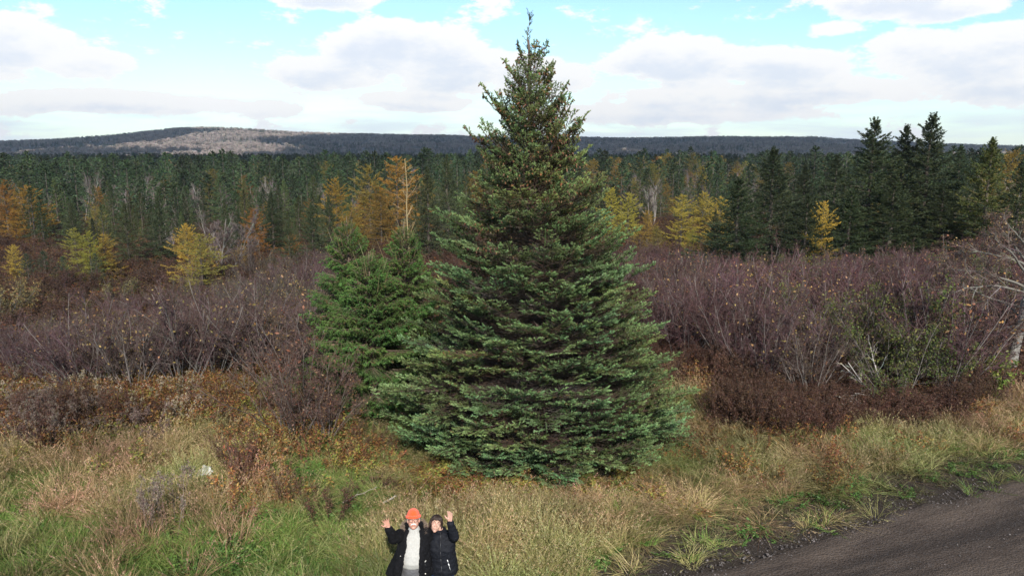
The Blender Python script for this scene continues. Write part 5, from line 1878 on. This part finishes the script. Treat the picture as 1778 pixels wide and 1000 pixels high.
def hand(S, wrist, d, up, thumb_side, size=1.0, spread=.16, curl=.15):
    """palm and five unequal fingers from the wrist along d; up = direction the palm faces; thumb on thumb_side (+1/-1 along d x up)"""
    d = np.asarray(d, float); d /= np.linalg.norm(d)
    up = np.asarray(up, float); up = up - d * (up @ d); up /= np.linalg.norm(up)
    sd = np.cross(d, up) * thumb_side
    w = np.asarray(wrist, float)
    s = size
    for t in (-.030, -.010, .010, .030):
        S.limb([w + d * .005 * s + sd * t * .7 * s, w + d * .088 * s + sd * t * s], [.014 * s, .0115 * s], 10)
    S.ball(w + d * .045 * s + sd * .026 * s + up * .004, .017 * s, 10)
    lens = {.030: .074, .010: .083, -.010: .077, -.030: .060}
    for t, l in lens.items():
        a = t / .03 * spread
        fd = d * math.cos(a) + sd * math.sin(a)
        b = w + d * .088 * s + sd * t * s
        p1 = b + (fd * math.cos(curl * .5) + up * math.sin(curl * .5)) * l * .42 * s
        p2 = p1 + (fd * math.cos(curl * 1.4) + up * math.sin(curl * 1.4)) * l * .32 * s
        p3 = p2 + (fd * math.cos(curl * 2.4) + up * math.sin(curl * 2.4)) * l * .26 * s
        S.limb([b, p1, p2, p3], [.0105 * s, .0098 * s, .0090 * s, .0076 * s], 10)
    tb = w + d * .028 * s + sd * .030 * s
    td = d * .62 + sd * .76 + up * .12; td /= np.linalg.norm(td)
    t2 = d * .86 + sd * .46 + up * .2; t2 /= np.linalg.norm(t2)
    S.limb([tb, tb + td * .042 * s, tb + td * .042 * s + t2 * .034 * s], [.0145 * s, .0115 * s, .0088 * s], 10)


def head_pieces(S, c, tilt, k=1.0, yaw=0., roll=0., jaw=1.0, ears=True):
    """a head with brow, nose, lips, chin and ears round centre c, face towards -Y before the rotation"""
    R = np.array(Euler((tilt, roll, yaw)).to_matrix())

    def P(x, y, z):
        return np.asarray(c) + R @ (np.array([x, y, z]) * k)
    e = (tilt, roll, yaw)
    S.ball(P(0, .012, .028), np.array([.076, .096, .092]) * k, 20, e)
    S.ball(P(0, -.018, -.030), np.array([.064 * jaw, .074, .078]) * k, 18, e)
    S.ball(P(0, -.056, -.088), np.array([.028 * jaw, .026, .024]) * k, 12, e)
    S.ball(P(-.036, -.052, -.020), np.array([.026, .024, .024]) * k, 12, e); S.ball(P(.036, -.052, -.020), np.array([.026, .024, .024]) * k, 12, e)
    S.limb([P(-.045, -.072, .036), P(0, -.082, .036), P(.045, -.072, .036)], [.010 * k, .011 * k, .010 * k], 8)
    S.limb([P(0, -.083, .028), P(0, -.098, .002), P(0, -.106, -.014)], [.009 * k, .011 * k, .0145 * k], 10)
    S.ball(P(-.013, -.092, -.018), .0095 * k, 8); S.ball(P(.013, -.092, -.018), .0095 * k, 8)
    S.limb([P(-.024, -.080, -.047), P(0, -.091, -.044), P(.024, -.080, -.047)], [.005 * k, .0075 * k, .005 * k], 8)
    S.limb([P(-.022, -.079, -.058), P(0, -.090, -.060), P(.022, -.079, -.058)], [.005 * k, .008 * k, .005 * k], 8)
    for sx in (-1, 1):
        S.ball(P(sx * .031, -.0685, .0215), np.array([.017, .012, .0075]) * k, 10, e)
        S.ball(P(sx * .031, -.0685, .0035), np.array([.016, .011, .0065]) * k, 10, e)
        if ears:
            S.ball(P(sx * .078, .012, -.002), np.array([.012, .022, .034]) * k, 10, e)
    return P, e


def mesh_of(S, name, mat, smooth=True):
    me = bpy.data.meshes.new(name)
    me.from_pydata([tuple(p) for p in np.concatenate(S.V)], [], S.F)
    me.polygons.foreach_set('use_smooth', np.full(len(me.polygons), smooth))
    me.materials.append(mat)
    return me


def eyes_and_mouth(root, P, e, k, iris):
    white = plain_mat('eye white', (.75, .73, .70), .25, .5)
    for sx in (-1, 1):
        S = Solid(); S.ball(P(sx * .031, -.0705, .012), np.array([.0115, .009, .0062]) * k, 12, e)
        o = link('eye', mesh_of(S, 'eye', white), root)
        S = Solid(); S.ball(P(sx * .031, -.0775, .0125), .0054 * k, 10)
        link('iris', mesh_of(S, 'iris', iris), o)
        S = Solid(); S.limb([P(sx * .014, -.0845, .034), P(sx * .032, -.083, .041), P(sx * .050, -.072, .036)], [.0045 * k, .005 * k, .003 * k], 8)
        yield S
    S = Solid(); S.limb([P(-.023, -.0835, -.0515), P(0, -.0955, -.0525), P(.023, -.0835, -.0515)], [.0026 * k, .0034 * k, .0026 * k], 8)
    link('mouth', mesh_of(S, 'mouth', plain_mat('lips', (.32, .10, .09), .5, .4)), root)


def skin_mat(name, col, red):
    m, nt, N, L, b = new_mat(name)
    tc = N.new('ShaderNodeTexCoord').outputs['Object']
    n = noise_node(N, L, 14, 5, .6, tc)
    L.new(ramp(N, L, n, [(.38, col), (.68, red)]), b.inputs['Base Color'])
    b.inputs['Roughness'].default_value = .5
    b.inputs['Subsurface Weight'].default_value = .08
    b.inputs['Subsurface Radius'].default_value = (.02, .008, .005)
    b.inputs['Subsurface Scale'].default_value = .3
    return m


def folds(scale, amp, seed, vert=.45):
    def f(co):
        out = np.empty(len(co))
        for i, p in enumerate(co):
            out[i] = mnoise.noise(Vector((p[0] * scale + seed, p[1] * scale, p[2] * scale * vert))) + .5 * mnoise.noise(Vector((p[0] * scale * 2.3 + seed, p[1] * scale * 2.3, p[2] * scale * 2.6 + 3)))
        return out * amp
    return f


def fur(rng, P, name, mat_col, n=5200, r=.028, l=.02):
    mb = MB()
    t = rng.uniform(0, 1, (1, n))
    p, tg = interp_poly(P[None], t); p = p[0]; tg = tg[0]
    d = rng.normal(0, 1, (n, 3)); d = nrm(d - (d * tg).sum(1, keepdims=True) * tg)
    b = p + d * r * rng.uniform(.4, 1, (n, 1))
    nd = nrm(d + rng.normal(0, .45, (n, 3)))
    sd = nrm(np.cross(nd, rng.normal(0, 1, nd.shape))) * .002
    mb.tris(b - sd, b + sd, b + nd * l, jitcol(rng, mat_col, n, .25))
    return mb.mesh(name, M_TWIG)


def man():
    rng = np.random.default_rng(3)
    hp = at(718, 902, 9.9)
    x0, y0 = hp[0], 9.9
    z0 = float(terrain(x0, y0)) - .04
    root = thing('person', 'man in orange knit hat, glasses, open black parka over grey sweater, waving one raised hand', 'person', (x0, y0, z0), .08)
    skin = skin_mat('weathered skin', (.48, .27, .20), (.55, .25, .18))
    S = Solid()
    # body: pelvis, trunk, neck, legs, arms
    S.loft([((0, 0, .86), .17, .12), ((0, 0, .98), .18, .135), ((0, -.03, 1.10), .19, .15), ((0, -.01, 1.25), .19, .135), ((0, 0, 1.38), .185, .11), ((0, .01, 1.46), .10, .08)])
    S.limb([(0, .02, 1.44), (0, .005, 1.56)], [.062, .058])
    for sx in (-1, 1):
        S.limb([(sx * .09, 0, .90), (sx * .105, -.01, .49), (sx * .115, .02, .10)], [.090, .06, .043])
        S.limb([(sx * .115, .03, .05), (sx * .13, -.12, .035)], [.042, .036])
    ra, la = [(-.19, .01, 1.41), (-.28, -.215, 1.47), (-.335, -.315, 1.70)], [(.19, .01, 1.41), (.265, .05, 1.13), (.22, .13, .92)]
    S.limb(ra, [.056, .043, .031]); S.limb(la, [.056, .043, .031])
    fw = np.array(ra[2]) - np.array(ra[1]); fw /= np.linalg.norm(fw)
    hd = np.array([-.22, -.10, .97])
    hand(S, np.array(ra[2]) + fw * .012, hd * .8 + fw * .4, np.array([.05, -.85, .5]), -1, 1.0, .28, .2)
    hand(S, np.array(la[2]) + np.array([0, -.005, -.01]), np.array([.02, -.12, -1.]), np.array([-1, .1, 0]), 1, 1.08, .06, .45)
    P, e = head_pieces(S, (0, -.02, 1.64), -.36, 1.06, 0.05, 0.0, 1.12)
    link('body', S.fuse('man_body', skin, .0055, 2), root)
    iris = plain_mat('dark iris', (.05, .035, .025), .2, .5)
    for b in eyes_and_mouth(root, P, e, 1.06, iris):
        link('eyebrow', mesh_of(b, 'eyebrow', plain_mat('grey brows', (.45, .42, .39), .8)), root)
    # moustache
    S = Solid()
    S.limb([P(-.036, -.082, -.050), P(-.018, -.096, -.036), P(0, -.102, -.033), P(.018, -.096, -.036), P(.036, -.082, -.050)], [.006, .0105, .0105, .0105, .006], 10)
    link('moustache', S.fuse('moustache', plain_mat('white hair', (.72, .70, .67), .8, .2, 90, .25), .003, 1), root)
    S = Solid()
    for sx in (-1, 1):
        S.limb([P(sx * .077, -.005, .03), P(sx * .08, .03, -.02), P(sx * .062, .075, -.03)], [.012, .014, .014], 8)
    link('hair', S.fuse('grey_hair', plain_mat('grey hair', (.5, .48, .46), .8, .2, 90, .3), .005, 1), root)
    # glasses
    S = Solid()
    for sx in (-1, 1):
        ring = [P(sx * .034 + .026 * math.cos(a), -.098 - .004 * abs(math.cos(a)), .012 + .020 * math.sin(a)) for a in np.linspace(0, 2 * PI, 15)]
        S.limb(ring, [.0026] * 15, 6)
        S.limb([P(sx * .060, -.094, .018), P(sx * .080, -.03, .020), P(sx * .082, .02, .016)], [.0024] * 3, 6)
    S.limb([P(-.009, -.103, .016), P(.009, -.103, .016)], [.0026] * 2, 6)
    link('glasses', mesh_of(S, 'glasses', plain_mat('dark spectacle frame', (.09, .05, .045), .35, .5)), root)
    # knit hat with turned-up brim
    S = Solid()
    S.ball(P(0, .012, .074), np.array([.092, .110, .098]), 22, e)
    ring = [P(.090 * math.cos(a), .008 + .108 * math.sin(a), .056 + .006 * math.sin(a)) for a in np.linspace(0, 2 * PI, 25)]
    S.limb(ring, [.021] * 25, 10)
    hat = plain_mat('orange knit', (.88, .095, .022), .85, .2, 60, .15, .9, 240, .3)
    cut = np.array(P(0, 0, .036)); nz = np.array(Euler(e).to_matrix()) @ np.array([0, 0, 1.])

    def rib(co):
        ang = np.arctan2(co[:, 1] - cut[1], co[:, 0] - cut[0])
        return np.sin(ang * 46) * .0016
    me = S.fuse('knit_hat', hat, .006, 2, rib)
    link('hat', me, root)
    # sweater with belly
    S = Solid()
    S.loft([((0, -.03, .955), .195, .160), ((0, -.04, .985), .205, .178), ((0, -.055, 1.06), .21, .195), ((0, -.045, 1.18), .205, .18), ((0, -.02, 1.30), .20, .15), ((0, 0, 1.40), .175, .115), ((0, .005, 1.47), .092, .088), ((0, .0, 1.525), .072, .072)])
    link('sweater', S.fuse('sweater', plain_mat('grey sweater', (.40, .395, .375), .9, .15, 40, .12, .5, 300, .2), .009, 2, folds(9, .007, 4)), root)
    # trousers
    S = Solid()
    S.loft([((0, -.01, .80), .185, .135), ((0, -.02, .90), .19, .15), ((0, -.02, .97), .19, .15)])
    for sx in (-1, 1):
        S.limb([(sx * .098, -.01, .86), (sx * .112, -.02, .49), (sx * .12, .02, .09)], [.103, .083, .075])
    link('trousers', S.fuse('trousers', plain_mat('grey trousers', (.115, .115, .125), .85, .2, 30, .2, .4, 200), .01, 2, folds(10, .006, 9)), root)
    shoe = plain_mat('dark leather shoe', (.03, .025, .02), .5, .4)
    for sx in (-1, 1):
        S = Solid(); S.limb([(sx * .115, .045, .055), (sx * .125, -.05, .05), (sx * .135, -.15, .04)], [.052, .05, .042])
        link('shoe', S.fuse('shoe', shoe, .009, 2), root)
    # open parka: flared shell, sleeves, collar
    cloth = plain_mat('black parka cloth', (.007, .007, .0085), .9, .12, 25, .3, .5, 160)
    S = Solid()
    S.shell([((-.06, -.01, .83), .375, .235, 22, 24), ((-.05, -.02, .93), .335, .245, 23, 24), ((-.03, -.035, 1.06), .285, .25, 26, 24), ((-.015, -.03, 1.20), .255, .225, 28, 24), ((0, -.01, 1.32), .235, .178, 28, 24),
             ((0, .005, 1.41), .215, .135, 30, 26), ((0, .01, 1.465), .155, .112, 36, 34), ((0, .015, 1.50), .115, .10, 46, 44)], 0, 0, .03)
    S.limb(ra[:2] + [tuple(np.array(ra[2]) - fw * .035)], [.088, .075, .064], 16)
    S.limb([(la[0]), la[1], (.226, .12, .95)], [.088, .073, .062], 16)
    link('parka', S.fuse('parka', cloth, .009, 3, folds(9, .02, 1)), root)
    # hood lying back, with a fur edge that shows on both shoulders
    S = Solid()
    S.loft([((0, .10, 1.36), .13, .05), ((0, .13, 1.44), .165, .075), ((0, .12, 1.52), .16, .08), ((0, .09, 1.555), .12, .06)])
    hood = link('hood', S.fuse('hood', cloth, .01, 2, folds(12, .008, 2)), root)
    arc = np.array([[-.14, -.03, 1.455], [-.165, .02, 1.49], [-.17, .08, 1.52], [-.11, .16, 1.54], [0, .19, 1.54], [.11, .16, 1.54], [.175, .08, 1.52], [.185, .01, 1.48], [.18, -.05, 1.43]])
    S = Solid(); S.limb(arc, [.022] * 9, 8)
    fb = fur(rng, arc, 'fur', (.24, .19, .145))
    link('fur_trim', fb, hood)
    btn = plain_mat('metal snap', (.55, .52, .48), .3, .5)
    for z, xx in ((.90, .165), (1.04, .155), (1.18, .14), (1.04, -.20), (1.18, -.185)):
        S = Solid(); S.ball((xx, -.205 + (z - 1.0) * .09, z), (.011, .006, .011), 10)
        link('snap', mesh_of(S, 'snap', btn), root)
    return root


def woman():
    rng = np.random.default_rng(4)
    hp = at(757, 910, 9.95)
    x0, y0 = hp[0] + .085, 9.97
    z0 = float(terrain(x0, y0))
    root = thing('person', 'dark haired woman in black zipped jacket and jeans, waving with arm straight up', 'person', (x0, y0, z0), -.06)
    skin = skin_mat('fair skin', (.50, .31, .235), (.54, .30, .23))
    S = Solid()
    S.loft([((0, 0, .80), .17, .115), ((0, 0, .90), .172, .12), ((0, 0, 1.02), .14, .10), ((0, -.01, 1.16), .155, .115), ((0, 0, 1.28), .16, .10), ((0, .01, 1.345), .085, .07)])
    S.limb([(0, .02, 1.33), (-.045, .0, 1.43)], [.05, .047])
    for sx in (-1, 1):
        S.limb([(sx * .08, 0, .84), (sx * .09, -.01, .45), (sx * .095, .02, .09)], [.083, .053, .038])
        S.limb([(sx * .095, .03, .045), (sx * .105, -.11, .03)], [.036, .03])
    wa, ra = [(.165, .0, 1.30), (.215, -.20, 1.42), (.16, -.25, 1.665)], [(-.165, .02, 1.30), (-.22, .2, 1.09), (-.40, .27, 1.07)]
    S.limb(wa, [.05, .038, .027]); S.limb(ra, [.05, .038, .027])
    fw = np.array(wa[2]) - np.array(wa[1]); fw /= np.linalg.norm(fw)
    hand(S, np.array(wa[2]) + fw * .01, np.array([.04, .02, 1.0]), np.array([-.25, -.85, .45]), -1, .97, .12, .12)
    hand(S, np.array(ra[2]) + np.array([-.01, .0, 0]), np.array([-1, -.1, -.05]), np.array([0, -1, 0]), 1, .95, .08, .3)
    P, e = head_pieces(S, (-.085, -.02, 1.50), -.38, 1.0, .10, .24, .95, False)
    link('body', S.fuse('woman_body', skin, .0055, 2), root)
    iris = plain_mat('brown iris', (.04, .025, .018), .2, .5)
    for b in eyes_and_mouth(root, P, e, 1.0, iris):
        link('eyebrow', mesh_of(b, 'eyebrow', plain_mat('dark brows', (.03, .022, .02), .8)), root)
    # bob haircut with a fringe
    hair = plain_mat('dark brown hair', (.026, .014, .010), .45, .4, 90, .4, .8, 160)
    S = Solid()
    S.ball(P(0, .030, .046), np.array([.092, .100, .094]), 20, e)
    for sx in (-1, 1):
        S.limb([P(sx * .074, -.008, .060), P(sx * .088, .006, .01), P(sx * .088, .012, -.05)], [.02, .02, .013], 10)
        S.limb([P(sx * .075, .015, .05), P(sx * .084, .025, -.01), P(sx * .074, .045, -.075)], [.026, .026, .018], 10)
    S.ball(P(0, .070, -.01), np.array([.086, .055, .085]), 16, e)
    for k, xx in enumerate(np.linspace(-.062, .062, 8)):
        S.limb([P(xx * .8, -.052, .108), P(xx, -.078 + .25 * abs(xx), .082), P(xx * 1.08 + .004 * (k % 3 - 1), -.086 + .35 * abs(xx), .066 - .012 * (k % 2))], [.015, .011, .005], 8)
    link('hair', S.fuse('dark_hair', hair, .006, 1, folds(40, .004, 6)), root)
    # jacket, closed, softly quilted, with stand collar
    cloth = plain_mat('black jacket cloth', (.007, .008, .012), .7, .18, 25, .3, .4, 160)
    S = Solid()
    S.loft([((.015, 0, .745), .215, .165), ((.01, 0, .80), .222, .172), ((.005, 0, .92), .212, .165), ((0, -.01, 1.04), .197, .155), ((0, -.015, 1.15), .20, .158), ((0, -.005, 1.26), .195, .13), ((0, .005, 1.325), .15, .105), ((-.02, .005, 1.37), .088, .085), ((-.03, .0, 1.415), .078, .078)])
    S.limb(wa[:2] + [tuple(np.array(wa[2]) - fw * .03)], [.083, .07, .057], 16)
    S.limb([ra[0], ra[1], (-.36, .255, 1.075)], [.083, .07, .057], 16)
    fo = folds(9, .014, 7)

    def quilt(co):
        return fo(co) + .0035 * np.abs(np.sin(co[:, 2] * PI / .085)) * (np.abs(co[:, 0]) < .24)
    jk = link('jacket', S.fuse('jacket', cloth, .009, 2, quilt), root)
    zipm = plain_mat('grey zip', (.025, .025, .028), .4, .5)
    S = Solid(); S.limb([(-.012, -.082, 1.40), (-.004, -.128, 1.30), (0, -.178, 1.15), (.002, -.172, 1.04), (.008, -.172, .92), (.014, -.17, .76)], [.005] * 6, 6)
    link('zip', mesh_of(S, 'zip', zipm), jk)
    tagm = plain_mat('white pull tab', (.75, .75, .75), .5)
    for a, b, r in (((.098, -.163, 1.015), (.108, -.163, .985), .0065), ((.113, -.163, .955), (.125, -.164, .925), .0075), ((.125, -.163, .91), (.140, -.16, .855), .0025)):
        S = Solid(); S.limb([a, b], [r, r * .8], 8)
        link('pocket_zip_pull', mesh_of(S, 'pull', tagm), jk)
    # jeans
    S = Solid()
    S.loft([((0, 0, .76), .172, .12), ((0, 0, .85), .178, .128), ((0, 0, .94), .165, .12)])
    for sx in (-1, 1):
        S.limb([(sx * .086, 0, .80), (sx * .095, -.01, .45), (sx * .10, .02, .08)], [.094, .068, .058])
    link('jeans', S.fuse('jeans', plain_mat('blue denim', (.018, .042, .115), .85, .2, 40, .3, .4, 260), .01, 2, folds(11, .005, 3)), root)
    shoe = plain_mat('black boot', (.02, .02, .02), .5, .4)
    for sx in (-1, 1):
        S = Solid(); S.limb([(sx * .096, .04, .10), (sx * .096, .04, .05), (sx * .104, -.05, .045), (sx * .11, -.13, .035)], [.05, .047, .043, .036])
        link('boot', S.fuse('boot', shoe, .009, 2), root)
    return root


man()
woman()


# ------------------------------------------------------------------ labels: like plants that are few are told apart by their order
def order_labels():
    by = {}
    for o in SC.objects:
        if o.parent is None and o.get('label') and o.get('group'):
            by.setdefault(o['label'], []).append(o)
    names = ['leftmost', 'second from left', 'third from left', 'fourth from left', 'fifth from left', 'sixth from left', 'seventh from left']
    for lab, obs in by.items():
        if 2 <= len(obs) <= 6 and len(lab.split()) <= 13:
            obs.sort(key=lambda o: math.atan2(o.location.x, o.location.y))
            for i, o in enumerate(obs):
                o['label'] = (names[i] if i < len(obs) - 1 else 'rightmost') + ' ' + lab


order_labels()
